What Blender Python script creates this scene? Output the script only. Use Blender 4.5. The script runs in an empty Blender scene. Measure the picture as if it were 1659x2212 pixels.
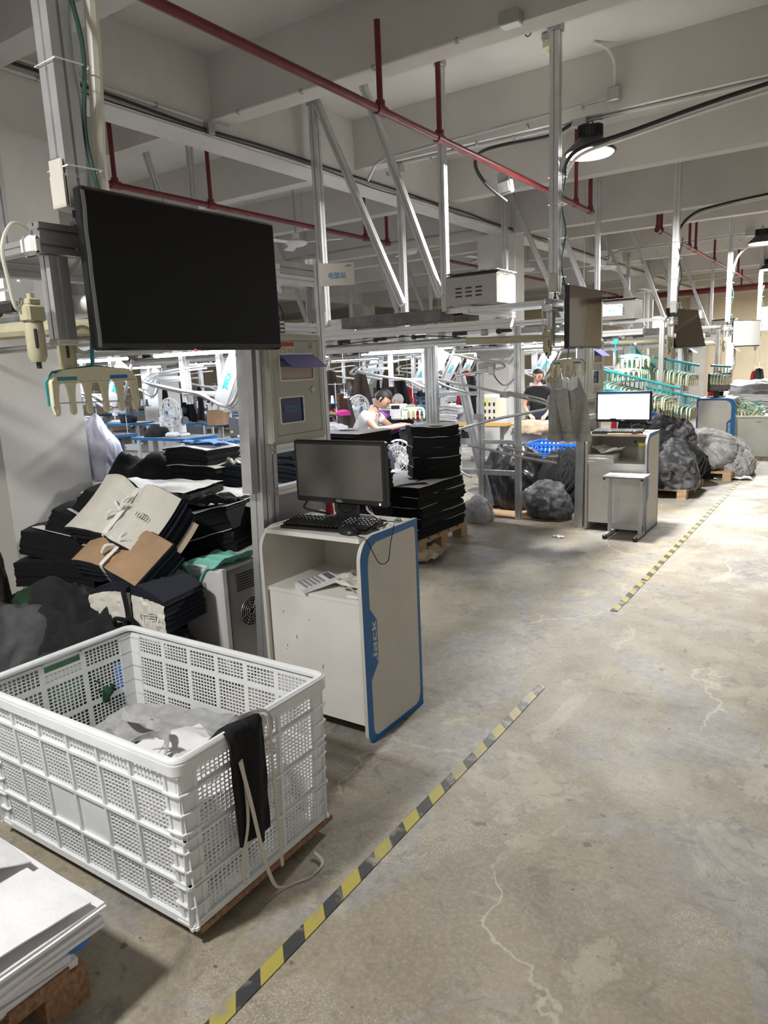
import bpy, math, random
from mathutils import Vector, Matrix, noise, Euler
from math import sin, cos, pi, radians
C = bpy.context.scene.collection
sc = bpy.context.scene
V = Vector
# ------------------------------------------------------------------ camera
F = 1550.0; PITCH, ROLL, YAW = radians(11.34), radians(-2.56), radians(33.97)
fw = V((-sin(YAW)*cos(PITCH), cos(YAW)*cos(PITCH), -sin(PITCH)))
rt = V((cos(YAW), sin(YAW), 0)); up = rt.cross(fw)
cr = rt*cos(ROLL)+up*sin(ROLL); cu = -rt*sin(ROLL)+up*cos(ROLL)
EYE = V((0, 0, 1.6))
cd = bpy.data.cameras.new('camera'); cam = bpy.data.objects.new('camera', cd); C.objects.link(cam)
cd.sensor_width = 36; cd.sensor_fit = 'AUTO'; cd.lens = 36*F/2212; cd.clip_start = .05; cd.clip_end = 200
cam.matrix_world = Matrix(((cr.x, cu.x, -fw.x, EYE.x), (cr.y, cu.y, -fw.y, EYE.y), (cr.z, cu.z, -fw.z, EYE.z), (0, 0, 0, 1)))
sc.camera = cam
sc.view_settings.view_transform = 'Standard'; sc.view_settings.look = 'None'
sc.view_settings.gamma = 1; sc.view_settings.use_curve_mapping = False
sc.view_settings.exposure = 0.0
# ------------------------------------------------------------------ added even fill from the world, hall sides left open for it; lamps
w = bpy.data.worlds.new('hall_fill'); sc.world = w; w.use_nodes = True
w.node_tree.nodes['Background'].inputs[0].default_value = (1, .965, .92, 1)
w.node_tree.nodes['Background'].inputs[1].default_value = .42
def area(name, loc, size, power, col=(1, 1, 1), rot=(0, 0, 0), sy=None, spread=pi):
    l = bpy.data.lights.new(name, 'AREA'); l.energy = power; l.color = col; l.size = size; l.spread = spread
    if sy: l.shape = 'RECTANGLE'; l.size_y = sy
    else: l.shape = 'DISK'
    o = bpy.data.objects.new(name, l); o.location = loc; o.rotation_euler = rot; C.objects.link(o); return o
# (high bay lamps and LED tubes carry their own light, see their builders)

# ------------------------------------------------------------------ pixel helpers: a point of the photograph on a known plane
def ray(x, y): return cr*((x-829.5)/F) - cu*((y-1106)/F) + fw
def at(x, y, X=None, Y=None, Z=None, D=None):
    d = ray(x, y)
    if X is not None: return EYE + d*((X-EYE.x)/d.x)
    if Y is not None: return EYE + d*((Y-EYE.y)/d.y)
    if Z is not None: return EYE + d*((Z-EYE.z)/d.z)
    return EYE + d*D
# ------------------------------------------------------------------ materials
MATS = {}
def nodes(m): return m.node_tree.nodes, m.node_tree.links
def mat(name, col, rough=.6, metal=0, var=.0, vscale=8, bump=0, bscale=60, spec=.5, trans=0, alpha=1, emit=0, ecol=None, coat=0, sheen=0, detail=4, stretch=None, col2=None):
    if name in MATS: return MATS[name]
    m = bpy.data.materials.new(name); m.use_nodes = True; n, l = nodes(m); p = n['Principled BSDF']
    p.inputs['Base Color'].default_value = (*col, 1); p.inputs['Roughness'].default_value = rough
    p.inputs['Metallic'].default_value = metal; p.inputs['Specular IOR Level'].default_value = spec
    p.inputs['Transmission Weight'].default_value = trans; p.inputs['Alpha'].default_value = alpha
    p.inputs['Coat Weight'].default_value = coat; p.inputs['Sheen Weight'].default_value = sheen
    if emit:
        p.inputs['Emission Color'].default_value = (*(ecol or col), 1); p.inputs['Emission Strength'].default_value = emit
    if var or bump or col2:
        tc = n.new('ShaderNodeTexCoord'); mp = n.new('ShaderNodeMapping'); l.new(tc.outputs['Object'], mp.inputs[0])
        if stretch: mp.inputs['Scale'].default_value = stretch
    if var or col2:
        t = n.new('ShaderNodeTexNoise'); t.inputs['Scale'].default_value = vscale; t.inputs['Detail'].default_value = detail; t.inputs['Roughness'].default_value = .6
        l.new(mp.outputs[0], t.inputs['Vector'])
        mr = n.new('ShaderNodeMapRange'); mr.inputs[1].default_value = .35; mr.inputs[2].default_value = .65; l.new(t.outputs[0], mr.inputs[0])
        mx = n.new('ShaderNodeMix'); mx.data_type = 'RGBA'; l.new(mr.outputs[0], mx.inputs[0])
        c2 = col2 or tuple(min(1, c*(1+var)) for c in col); c1 = col if col2 else tuple(c*(1-var) for c in col)
        mx.inputs[6].default_value = (*c1, 1); mx.inputs[7].default_value = (*c2, 1); l.new(mx.outputs[2], p.inputs['Base Color'])
    if bump:
        t2 = n.new('ShaderNodeTexNoise'); t2.inputs['Scale'].default_value = bscale; t2.inputs['Detail'].default_value = 5
        l.new(mp.outputs[0], t2.inputs['Vector'])
        b = n.new('ShaderNodeBump'); b.inputs['Strength'].default_value = bump; b.inputs['Distance'].default_value = .01
        l.new(t2.outputs[0], b.inputs['Height']); l.new(b.outputs[0], p.inputs['Normal'])
    MATS[name] = m; return m
wallp = mat('painted_plaster', (.62, .60, .565), .85, var=.05, vscale=2.2, bump=.08, bscale=40)
ceilp = mat('ceiling_paint', (.57, .545, .51), .9, var=.05, vscale=1.3, bump=.06, bscale=30)
creamp = mat('cream_plaster', (.78, .68, .50), .85, var=.05, vscale=2)
alum = mat('aluminium_profile', (.66, .665, .67), .36, metal=.75, var=.08, vscale=6)
alumd = mat('aluminium_plate', (.42, .42, .41), .42, metal=.7, var=.12, vscale=8)
dark = mat('dark_metal', (.035, .036, .04), .45, metal=.3)
blackp = mat('black_plastic', (.012, .012, .013), .42)
blackg = mat('black_gloss', (.006, .006, .007), .16)
redp = mat('red_pipe_paint', (.135, .013, .014), .45, var=.25, vscale=9)
whitep = mat('white_plastic', (.78, .78, .77), .42, var=.03, vscale=12)
cratep = mat('crate_plastic', (.76, .775, .785), .38, var=.05, vscale=7, bump=.04, bscale=30)
creamb = mat('cream_board', (.60, .57, .505), .5, var=.05, vscale=5)
whiteb = mat('white_board', (.76, .74, .70), .42, var=.04, vscale=5)
blueb = mat('blue_laminate', (.012, .135, .37), .4, var=.06, vscale=12)
cabp = mat('cabinet_paint', (.42, .415, .35), .45, var=.05, vscale=5)
beige = mat('beige_plastic', (.70, .67, .47), .45, var=.05, vscale=20)
oliv = mat('filter_body', (.46, .43, .29), .45, var=.06, vscale=20)
teal = mat('teal_plastic', (.02, .27, .30), .45, var=.1, vscale=20)
tealc = mat('mint_cloth', (.20, .56, .46), .8, var=.1, vscale=12, bump=.3, bscale=80)
blk = mat('black_fabric', (.0045, .0047, .0058), .95, sheen=.0, var=.35, vscale=25, bump=.25, bscale=220)
navy = mat('navy_fabric', (.006, .008, .016), .9, sheen=0, var=.35, vscale=30, bump=.25, bscale=220)
blackc = mat('charcoal_fleece', (.013, .0125, .0145), .95, sheen=.05, var=.3, vscale=14, bump=.4, bscale=120)
greyc = mat('grey_jersey', (.42, .415, .39), .95, sheen=.2, var=.12, vscale=30, bump=.3, bscale=200)
lgreyc = mat('light_grey_jersey', (.40, .40, .41), .95, sheen=.1, var=.15, vscale=20, bump=.3, bscale=120)
olivec = mat('olive_cloth', (.06, .055, .04), .95, var=.3, vscale=8, bump=.3, bscale=120)
greenc = mat('green_cloth', (.012, .05, .022), .9, var=.3, vscale=12)
bluec = mat('blue_cloth', (.06, .20, .52), .85, var=.15, vscale=20)
whitec = mat('white_fabric', (.80, .80, .82), .9, var=.04, vscale=10, bump=.2, bscale=60)
paper = mat('pattern_paper', (.68, .65, .58), .8, var=.05, vscale=9, bump=.15, bscale=20)
wpaper = mat('white_paper', (.80, .79, .77), .8, var=.04, vscale=6, bump=.2, bscale=14)
kraft = mat('kraft_card', (.40, .26, .15), .8, var=.1, vscale=9)
kraftd = mat('kraft_paper', (.50, .41, .31), .85, var=.1, vscale=9)
cardb = mat('cardboard', (.36, .23, .13), .85, var=.08, vscale=6)
wood = mat('pallet_wood', (.29, .16, .085), .75, var=.35, vscale=6, stretch=(1, 12, 8), bump=.2, bscale=60)
woodl = mat('pale_pallet_wood', (.45, .30, .18), .75, var=.25, vscale=6, stretch=(1, 12, 8))
blue = mat('blue_crate_plastic', (.01, .14, .62), .4, var=.08, vscale=8)
clear = mat('clear_tube', (.70, .68, .58), .2, alpha=.75)
cablew = mat('white_cable', (.66, .64, .60), .5)
cableb = mat('black_cable', (.01, .01, .011), .5)
skin = mat('skin', (.62, .36, .25), .55, var=.05, vscale=30)
hair = mat('black_hair', (.008, .007, .007), .5, bump=.4, bscale=200)
hairg = mat('grey_hair', (.38, .37, .36), .6, bump=.4, bscale=200)
lamp_e = mat('lamp_diffuser', (1, 1, 1), .4, emit=9)
tube_e = mat('tube_diffuser', (1, 1, 1), .4, emit=9, ecol=(.93, .95, 1))
win_e = mat('bright_window', (1, 1, 1), .4, emit=2.6, ecol=(1, 1, .97))
scr_on = mat('lit_screen', (.9, .95, 1), .3, emit=1.15, ecol=(.86, .93, 1))
inkb = mat('blue_ink', (.02, .16, .50), .5)
inkc = mat('cyan_ink', (.02, .62, .62), .5)
inkk = mat('black_ink', (.01, .01, .01), .6)
inkw = mat('white_ink', (.70, .70, .68), .5)
yellow = mat('yellow_sticker', (.80, .66, .05), .5)
redc = mat('red_cloth', (.42, .015, .03), .85)
pinkc = mat('magenta_cloth', (.50, .03, .22), .85)
orange = mat('orange_paper', (.85, .36, .14), .75)
purple = mat('purple_shirt', (.36, .12, .50), .85)
violet = mat('violet_plastic_cover', (.10, .10, .30), .2, alpha=.82)
glass_d = mat('violet_window', (.035, .035, .12), .12)
yellowt = mat('yellow_table_edge', (.62, .36, .08), .5)
steelw = mat('white_painted_steel', (.52, .52, .54), .4)
greyp = mat('grey_plastic', (.12, .125, .145), .5)
greyt = mat('table_laminate', (.30, .30, .33), .4, var=.05)
brownf = mat('brown_fringe', (.12, .05, .025), .9, var=.4, vscale=60)
dust = mat('dusty_screen', (.125, .115, .10), .34, var=.14, vscale=5, detail=6)
tvscr = mat('television_glass', (.0045, .0045, .0047), .30, var=.12, vscale=2, spec=.18)
wrap = mat('film_wrapped_screen', (.17, .13, .065), .09, metal=1, coat=.6, bump=.12, bscale=1.3, stretch=(1, 2.5, 1))
tubp = mat('milky_tub_plastic', (.60, .61, .55), .35, var=.06, vscale=3)
boxm = mat('brushed_drive_box', (.40, .385, .35), .38, metal=.55, var=.06, vscale=5)
galv = mat('conduit_steel', (.42, .42, .41), .4, metal=.6)
hookm = mat('rusty_steel', (.12, .10, .08), .6, metal=.4)
def bagmat():
    m = bpy.data.materials.new('clear_plastic_bag'); m.use_nodes = True; n, l = nodes(m); p = n['Principled BSDF']
    p.inputs['Base Color'].default_value = (.75, .76, .78, 1); p.inputs['Roughness'].default_value = .16
    tc = n.new('ShaderNodeTexCoord'); t = n.new('ShaderNodeTexNoise'); t.inputs['Scale'].default_value = 9; t.inputs['Detail'].default_value = 5; t.inputs['Distortion'].default_value = 1.2
    l.new(tc.outputs['Object'], t.inputs['Vector'])
    b = n.new('ShaderNodeBump'); b.inputs['Strength'].default_value = 1; b.inputs['Distance'].default_value = .05; l.new(t.outputs[0], b.inputs['Height']); l.new(b.outputs[0], p.inputs['Normal'])
    mr = n.new('ShaderNodeMapRange'); mr.inputs[1].default_value = .4; mr.inputs[2].default_value = .75; mr.inputs[3].default_value = .03; mr.inputs[4].default_value = .26
    l.new(t.outputs[0], mr.inputs[0]); l.new(mr.outputs[0], p.inputs['Alpha']); MATS['bag'] = m; return m
bagm = bagmat()
def floormat():
    m = bpy.data.materials.new('worn_concrete'); m.use_nodes = True; n, l = nodes(m); p = n['Principled BSDF']
    tc = n.new('ShaderNodeTexCoord')
    def noi(s, d=5, r=.6, dist=0, off=0, sc_=None):
        mp = n.new('ShaderNodeMapping'); mp.inputs['Location'].default_value = (off, off*.7, 0); l.new(tc.outputs['Object'], mp.inputs[0])
        if sc_: mp.inputs['Scale'].default_value = sc_
        t = n.new('ShaderNodeTexNoise'); t.inputs['Scale'].default_value = s; t.inputs['Detail'].default_value = d; t.inputs['Roughness'].default_value = r; t.inputs['Distortion'].default_value = dist
        l.new(mp.outputs[0], t.inputs['Vector']); return t.outputs[0]
    def ramp(v, a, b, c=0, d=1):
        r = n.new('ShaderNodeMapRange'); r.inputs[1].default_value = a; r.inputs[2].default_value = b; r.inputs[3].default_value = c; r.inputs[4].default_value = d; l.new(v, r.inputs[0]); return r.outputs[0]
    def mix(f, a, b):
        x = n.new('ShaderNodeMix'); x.data_type = 'RGBA'
        l.new(f, x.inputs[0])
        for i, v in ((6, a), (7, b)):
            if isinstance(v, tuple): x.inputs[i].default_value = (*v, 1)
            else: l.new(v, x.inputs[i])
        return x.outputs[2]
    def mul(a, b):
        x = n.new('ShaderNodeMath'); x.operation = 'MULTIPLY'; l.new(a, x.inputs[0])
        if isinstance(b, float): x.inputs[1].default_value = b
        else: l.new(b, x.inputs[1])
        return x.outputs[0]
    base = mix(ramp(noi(.55, 7, .68, .6), .36, .64), (.205, .175, .128), (.385, .34, .258))
    base = mix(mul(ramp(noi(3.2, 9, .72, .5, 3), .45, .68), .75), base, (.21, .185, .145))
    base = mix(mul(ramp(noi(60, 5, .7, 0, 5), .46, .66), .3), base, (.50, .46, .38))
    patch = ramp(noi(1.05, 9, .66, 1.3, 11), .535, .56)                       # grey screed patches
    base = mix(mul(patch, .7), base, mix(ramp(noi(22, 6, .7), .4, .65), (.225, .22, .215), (.34, .325, .305)))
    base = mix(mul(ramp(noi(1.9, 9, .66, .9, 27), .575, .61), .36), base, (.50, .46, .37))   # pale scraped places
    base = mix(mul(mul(ramp(noi(2.1, 4, .6, .2, 41), .54, .60), ramp(noi(150, 4, .8), .5, .62)), .5), base, (.60, .58, .53))
    base = mix(mul(ramp(noi(11, 3, .5, 0, 17), .70, .73), .8), base, (.10, .09, .08))     # dark droplets
    base = mix(mul(ramp(noi(2.6, 8, .72, 1.2, 61), .58, .66), .6), base, (.15, .135, .115))
    base = mix(mul(ramp(noi(9, 8, .75, 1.5, 71), .56, .60), .45), base, (.155, .14, .115))
    base = mix(mul(ramp(noi(27, 2, .5, 0, 19), .72, .76), .8), base, (.08, .075, .07))
    base = mix(mul(ramp(noi(3, 6, .7, .3, 33, (1, .12, 1)), .60, .72), .45), base, (.22, .20, .175))  # wheel scuffs
    vo = n.new('ShaderNodeTexVoronoi'); vo.feature = 'DISTANCE_TO_EDGE'; vo.inputs['Scale'].default_value = .55
    mpv = n.new('ShaderNodeMapping'); l.new(tc.outputs['Object'], mpv.inputs[0])
    nd = n.new('ShaderNodeTexNoise'); nd.inputs['Scale'].default_value = 2.2; nd.inputs['Detail'].default_value = 6; l.new(tc.outputs['Object'], nd.inputs['Vector'])
    va = n.new('ShaderNodeVectorMath'); va.operation = 'MULTIPLY_ADD'; va.inputs[1].default_value = (.8, .8, 0); l.new(nd.outputs['Color'], va.inputs[0]); l.new(mpv.outputs[0], va.inputs[2])
    l.new(va.outputs[0], vo.inputs['Vector'])
    crack = mul(ramp(vo.outputs['Distance'], .001, .005, 1, 0), ramp(noi(1.0, 3, .5, 0, 51), .50, .58))
    base = mix(mul(crack, .55), base, (.58, .54, .45))
    l.new(base, p.inputs['Base Color'])
    l.new(ramp(noi(2.4, 5, .6, 0, 8), .35, .65, .36, .62), p.inputs['Roughness']); p.inputs['Specular IOR Level'].default_value = .4
    b = n.new('ShaderNodeBump'); b.inputs['Strength'].default_value = .35; b.inputs['Distance'].default_value = .01
    l.new(noi(30, 8, .75), b.inputs['Height']); l.new(b.outputs[0], p.inputs['Normal'])
    return m
floorm = floormat()
def tapemat():
    m = bpy.data.materials.new('hazard_tape'); m.use_nodes = True; n, l = nodes(m); p = n['Principled BSDF']; p.inputs['Roughness'].default_value = .5
    tc = n.new('ShaderNodeTexCoord'); sp = n.new('ShaderNodeSeparateXYZ'); l.new(tc.outputs['Object'], sp.inputs[0])
    def mth(op, a, b=None, c=None):
        x = n.new('ShaderNodeMath'); x.operation = op
        for i, v in enumerate((a, b, c)):
            if v is None: continue
            if isinstance(v, (int, float)): x.inputs[i].default_value = v
            else: l.new(v, x.inputs[i])
        return x.outputs[0]
    s = mth('ADD', sp.outputs['Y'], sp.outputs['X']); fr = mth('FRACT', mth('MULTIPLY', s, 1/.185)); st = mth('GREATER_THAN', fr, .5)
    mx = n.new('ShaderNodeMix'); mx.data_type = 'RGBA'; l.new(st, mx.inputs[0]); mx.inputs[6].default_value = (.035, .036, .04, 1); mx.inputs[7].default_value = (.36, .31, .06, 1)
    t = n.new('ShaderNodeTexNoise'); t.inputs['Scale'].default_value = 14; t.inputs['Detail'].default_value = 7; l.new(tc.outputs['Object'], t.inputs['Vector'])
    mr = n.new('ShaderNodeMapRange'); mr.inputs[1].default_value = .52; mr.inputs[2].default_value = .68; l.new(t.outputs[0], mr.inputs[0])
    m2 = n.new('ShaderNodeMix'); m2.data_type = 'RGBA'; l.new(mr.outputs[0], m2.inputs[0]); l.new(mx.outputs[2], m2.inputs[6]); m2.inputs[7].default_value = (.26, .24, .17, 1)
    l.new(m2.outputs[2], p.inputs['Base Color'])
    return m
tapem = tapemat()
# ------------------------------------------------------------------ mesh building
def frame_axes(a, b, upv=None):
    z = (b-a).normalized(); u = V(upv) if upv else (V((0, 0, 1)) if abs(z.z) < .95 else V((0, 1, 0)))
    x = u.cross(z).normalized(); y = z.cross(x); return x, y, z
class M:
    def __init__(s, off=(0, 0, 0)): s.v = []; s.f = []; s.off = V(off); s.mi = []; s.m = 0
    def add(s, vs, fs):
        k = len(s.v); s.v += [V(p)-s.off for p in vs]; s.f += [tuple(i+k for i in f) for f in fs]; s.mi += [s.m]*len(fs); return s
    def box(s, x0, x1, y0, y1, z0, z1):
        x0, x1 = min(x0, x1), max(x0, x1); y0, y1 = min(y0, y1), max(y0, y1); z0, z1 = min(z0, z1), max(z0, z1)
        return s.add([(x, y, z) for z in (z0, z1) for y in (y0, y1) for x in (x0, x1)],
                     [(0, 2, 3, 1), (4, 5, 7, 6), (0, 1, 5, 4), (2, 6, 7, 3), (0, 4, 6, 2), (1, 3, 7, 5)])
    def rbox(s, c, d, r=.004, mtx=None):
        # box with chamfered vertical and horizontal edges
        hx, hy, hz = d[0]/2, d[1]/2, d[2]/2; r = min(r, hx*.9, hy*.9, hz*.9); vs = []; rings = [(hz, r), (hz-r, 0), (-hz+r, 0), (-hz, r)]
        for z, ins in rings:
            X, Y = hx-ins, hy-ins
            for a, b in ((X-r, Y), (X, Y-r), (X, -Y+r), (X-r, -Y), (-X+r, -Y), (-X, -Y+r), (-X, Y-r), (-X+r, Y)): vs.append(V((a, b, z)))
        fs = [tuple(reversed(range(8))), tuple(range(24, 32))]
        for k in range(3):
            for i in range(8):
                j = (i+1) % 8; fs.append((k*8+i, k*8+j, k*8+8+j, k*8+8+i))
        if mtx: vs = [mtx@p for p in vs]
        return s.add([p+V(c) for p in vs], fs)
    def section(s, poly, a, b, upv=None, caps=True):
        a = V(a); b = V(b); x, y, z = frame_axes(a, b, upv); n = len(poly)
        vs = [a+x*p[0]+y*p[1] for p in poly]+[b+x*p[0]+y*p[1] for p in poly]
        fs = [(i, (i+1) % n, n+(i+1) % n, n+i) for i in range(n)]
        if caps: fs += [tuple(reversed(range(n))), tuple(range(n, 2*n))]
        return s.add(vs, fs)
    def bar(s, a, b, w, h=None, upv=None):
        h = h or w; return s.section([(-w/2, -h/2), (w/2, -h/2), (w/2, h/2), (-w/2, h/2)], a, b, upv)
    def prof(s, a, b, w, h=None, upv=None, slots=1):
        # extruded aluminium profile with open slots on its four faces
        h = h or w; g = min(w, h)*.14; d = min(w, h)*.16; P = []
        def side(p, q, nx, ny, L):
            k = max(1, round(L/min(w, h))) if slots else 0; ux, uy = (q[0]-p[0])/L, (q[1]-p[1])/L; P.append(p)
            for i in range(k):
                c = L*(i+.5)/k
                for t, dd in ((c-g/2, 0), (c-g/2, d), (c+g/2, d), (c+g/2, 0)): P.append((p[0]+ux*t-nx*dd, p[1]+uy*t-ny*dd))
        side((-w/2, -h/2), (w/2, -h/2), 0, -1, w); side((w/2, -h/2), (w/2, h/2), 1, 0, h)
        side((w/2, h/2), (-w/2, h/2), 0, 1, w); side((-w/2, h/2), (-w/2, -h/2), -1, 0, h)
        a = V(a); b = V(b); x, y, z = frame_axes(a, b, upv); n = len(P)
        vs = [a+x*p[0]+y*p[1] for p in P]+[b+x*p[0]+y*p[1] for p in P]
        fs = [(i, (i+1) % n, n+(i+1) % n, n+i) for i in range(n)]
        s.add(vs, fs); e = .0006
        return s.section([(-w/2+d, -h/2+d), (w/2-d, -h/2+d), (w/2-d, h/2-d), (-w/2+d, h/2-d)], a-z*e, b+z*e, upv) if False else s.add(vs, [tuple(reversed(range(n))), tuple(range(n, 2*n))])
    def tube(s, pts, r, n=8, closed=False, caps=True):
        P = [V(p) for p in pts]; N = len(P); rr = r if isinstance(r, (list, tuple)) else [r]*N; vs = []; fs = []; prev = None
        for i in range(N):
            if closed: t = P[(i+1) % N]-P[i-1]
            else: t = P[min(i+1, N-1)]-P[max(i-1, 0)]
            t = t.normalized() if t.length > 1e-9 else V((0, 0, 1))
            if prev is None: x = t.orthogonal().normalized()
            else:
                x = prev-t*prev.dot(t); x = x.normalized() if x.length > 1e-6 else t.orthogonal().normalized()
            prev = x; y = t.cross(x)
            vs += [P[i]+(x*cos(2*pi*k/n)+y*sin(2*pi*k/n))*rr[i] for k in range(n)]
        for i in range(N if closed else N-1):
            j = (i+1) % N
            for k in range(n): fs.append((i*n+k, i*n+(k+1) % n, j*n+(k+1) % n, j*n+k))
        if caps and not closed: fs += [tuple(reversed(range(n))), tuple((N-1)*n+k for k in range(n))]
        return s.add(vs, fs)
    def cyl(s, a, b, r, r2=None, n=16): return s.tube([a, b], [r, r if r2 is None else r2], n)
    def lathe(s, prof, c=(0, 0, 0), axis=(0, 0, 1), n=24):
        a = V(axis).normalized(); x = a.orthogonal().normalized(); y = a.cross(x); c = V(c); vs = []; fs = []
        for r, h in prof: vs += [c+a*h+(x*cos(2*pi*k/n)+y*sin(2*pi*k/n))*max(r, 1e-4) for k in range(n)]
        for i in range(len(prof)-1):
            for k in range(n): fs.append((i*n+k, i*n+(k+1) % n, (i+1)*n+(k+1) % n, (i+1)*n+k))
        return s.add(vs, fs)
    def slab(s, fn, nu, nv, t=0.0):
        # closed sheet of thickness along -normal; fn(u,v)->point
        g = [[V(fn(i/nu, j/nv)) for j in range(nv+1)] for i in range(nu+1)]; vs = []; W = nv+1
        for i in range(nu+1):
            for j in range(nv+1): vs.append(g[i][j])
        fs = [(i*W+j, (i+1)*W+j, (i+1)*W+j+1, i*W+j+1) for i in range(nu) for j in range(nv)]
        if t:
            K = len(vs)
            for i in range(nu+1):
                for j in range(nv+1):
                    du = g[min(i+1, nu)][j]-g[max(i-1, 0)][j]; dv = g[i][min(j+1, nv)]-g[i][max(j-1, 0)]
                    nn = du.cross(dv); nn = nn.normalized() if nn.length > 1e-9 else V((0, 0, 1)); vs.append(g[i][j]-nn*t)
            fs += [tuple(reversed([q+K for q in f])) for f in fs]
            B = [(i, 0) for i in range(nu)]+[(nu, j) for j in range(nv)]+[(i, nv) for i in range(nu, 0, -1)]+[(0, j) for j in range(nv, 0, -1)]
            for q in range(len(B)):
                a = B[q][0]*W+B[q][1]; b = B[(q+1) % len(B)]; b = b[0]*W+b[1]; fs.append((b, a, a+K, b+K))
        return s.add(vs, fs)
    def shape(s, loops, depth, fn, res=2):
        # flat outline(s) with holes, extruded; fn maps (x, y, h) to a point
        cu_ = bpy.data.curves.new('t', 'CURVE'); cu_.dimensions = '2D'; cu_.fill_mode = 'BOTH'; cu_.extrude = depth/2
        for lp in loops:
            sp = cu_.splines.new('POLY'); sp.points.add(len(lp)-1); sp.use_cyclic_u = True
            for q, p in enumerate(lp): sp.points[q].co = (p[0], p[1], 0, 1)
        o = bpy.data.objects.new('t', cu_); me = o.to_mesh()
        vs = [fn(p.co.x, p.co.y, p.co.z+depth/2) for p in me.vertices]; fs = [tuple(f.vertices) for f in me.polygons]
        o.to_mesh_clear(); bpy.data.objects.remove(o); bpy.data.curves.remove(cu_); return s.add(vs, fs)
    def text(s, body, size, fn, depth=.0006, align='CENTER', shear=0):
        cu_ = bpy.data.curves.new('t', 'FONT'); cu_.body = body; cu_.size = size; cu_.extrude = depth/2; cu_.align_x = align; cu_.align_y = 'CENTER'; cu_.shear = shear
        o = bpy.data.objects.new('t', cu_); me = o.to_mesh()
        vs = [fn(p.co.x, p.co.y, p.co.z+depth/2) for p in me.vertices]; fs = [tuple(f.vertices) for f in me.polygons]
        o.to_mesh_clear(); bpy.data.objects.remove(o); bpy.data.curves.remove(cu_); return s.add(vs, fs)
    def obj(s, name, m, parent=None, smooth=35):
        me = bpy.data.meshes.new(name); me.from_pydata([tuple(p) for p in s.v], [], s.f)
        for x in (m if isinstance(m, (list, tuple)) else [m]): me.materials.append(x)
        if any(s.mi): me.polygons.foreach_set('material_index', s.mi)
        if smooth:
            me.polygons.foreach_set('use_smooth', [True]*len(me.polygons)); me.set_sharp_from_angle(angle=radians(smooth))
        me.update(); o = bpy.data.objects.new(name, me); C.objects.link(o)
        if parent: o.parent = parent
        else: o.location = s.off
        return o
def rrect(x0, y0, x1, y1, r, n=5):
    rs = r if isinstance(r, (list, tuple)) else [r]*4; out = []
    for (cx, cy, a0), q in zip(((x1, y1, 0), (x0, y1, 90), (x0, y0, 180), (x1, y0, 270)), rs):
        sx = -1 if cx == x1 else 1; sy = -1 if cy == y1 else 1
        if q <= 0: out.append((cx, cy)); continue
        for k in range(n+1):
            a = radians(a0+90*k/n); out.append((cx+sx*q+q*cos(a), cy+sy*q+q*sin(a)))
    return out
def thing(name, label, cat, loc=(0, 0, 0), rz=0, group=None):
    o = bpy.data.objects.new(name, None); C.objects.link(o); o.location = loc; o.rotation_euler = (0, 0, rz)
    o.empty_display_size = .1; o['label'] = label; o['category'] = cat
    if group: o['group'] = group
    return o
def tag(o, label, cat, group=None, kind=None):
    if label: o['label'] = label
    if cat: o['category'] = cat
    if group: o['group'] = group
    if kind: o['kind'] = kind
    return o
def struct(m, name, mt, smooth=35):
    o = m.obj(name, mt, None, smooth); o['kind'] = 'structure'; return o
def ctree(o, parent=None, n=None):
    c = o.copy(); C.objects.link(c)
    if parent: c.parent = parent
    for ch in list(o.children): ctree(ch, c)
    return c
def dup(root, loc, rz=None, label=None, group=None, scale=None):
    r = ctree(root); r.location = loc
    if rz is not None: r.rotation_euler = (0, 0, rz)
    if label: r['label'] = label
    if group: r['group'] = group
    if scale: r.scale = scale
    return r
def arc(c, r, a0, a1, n, ax=0, ay=1):
    out = []
    for k in range(n+1):
        a = radians(a0+(a1-a0)*k/n); p = [c[0], c[1], c[2]]; p[ax] += r*cos(a); p[ay] += r*sin(a); out.append(tuple(p))
    return out
def smooth_path(pts, n=6):
    P = [V(p) for p in pts]; out = []
    for i in range(len(P)-1):
        p0, p1, p2, p3 = P[max(i-1, 0)], P[i], P[i+1], P[min(i+2, len(P)-1)]
        for k in range(n):
            t = k/n; out.append(.5*((2*p1)+(p2-p0)*t+(2*p0-5*p1+4*p2-p3)*t*t+(3*p1-p0-3*p2+p3)*t**3))
    out.append(P[-1]); return out
def jack(m, size, fn, depth=.0006, shear=.0):
    # the squared JACK wordmark, height = size, starting at x = 0
    t = .2; L = []
    L += [[(.45, 1), (.70, 1), (.70, .12), (.55, 0), (0, 0), (0, .22), (.45, .22)]]
    L += [[(.85, .80), (1.55, .80), (1.55, 0), (.85, 0), (.80, .06), (.80, .42), (.88, .48), (1.33, .48), (1.33, .62), (.85, .62)], [(1.02, .30), (1.33, .30), (1.33, .17), (1.02, .17)]]
    L += [[(1.70, .72), (1.78, .80), (2.40, .80), (2.40, .60), (1.92, .60), (1.92, .20), (2.40, .20), (2.40, 0), (1.78, 0), (1.70, .08)]]
    L += [[(2.52, 1), (2.74, 1), (2.74, .50), (3.02, .80), (3.32, .80), (2.98, .42), (3.34, 0), (3.04, 0), (2.74, .34), (2.74, 0), (2.52, 0)]]
    L = [[(p[0]*size*.8+shear*p[1]*size, p[1]*size) for p in q] for q in L]
    for g in ([L[0]], [L[1], L[2]], [L[3]], [L[4]]): m.shape(g, depth, fn)
    return m
rnd = random.Random(7)
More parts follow.
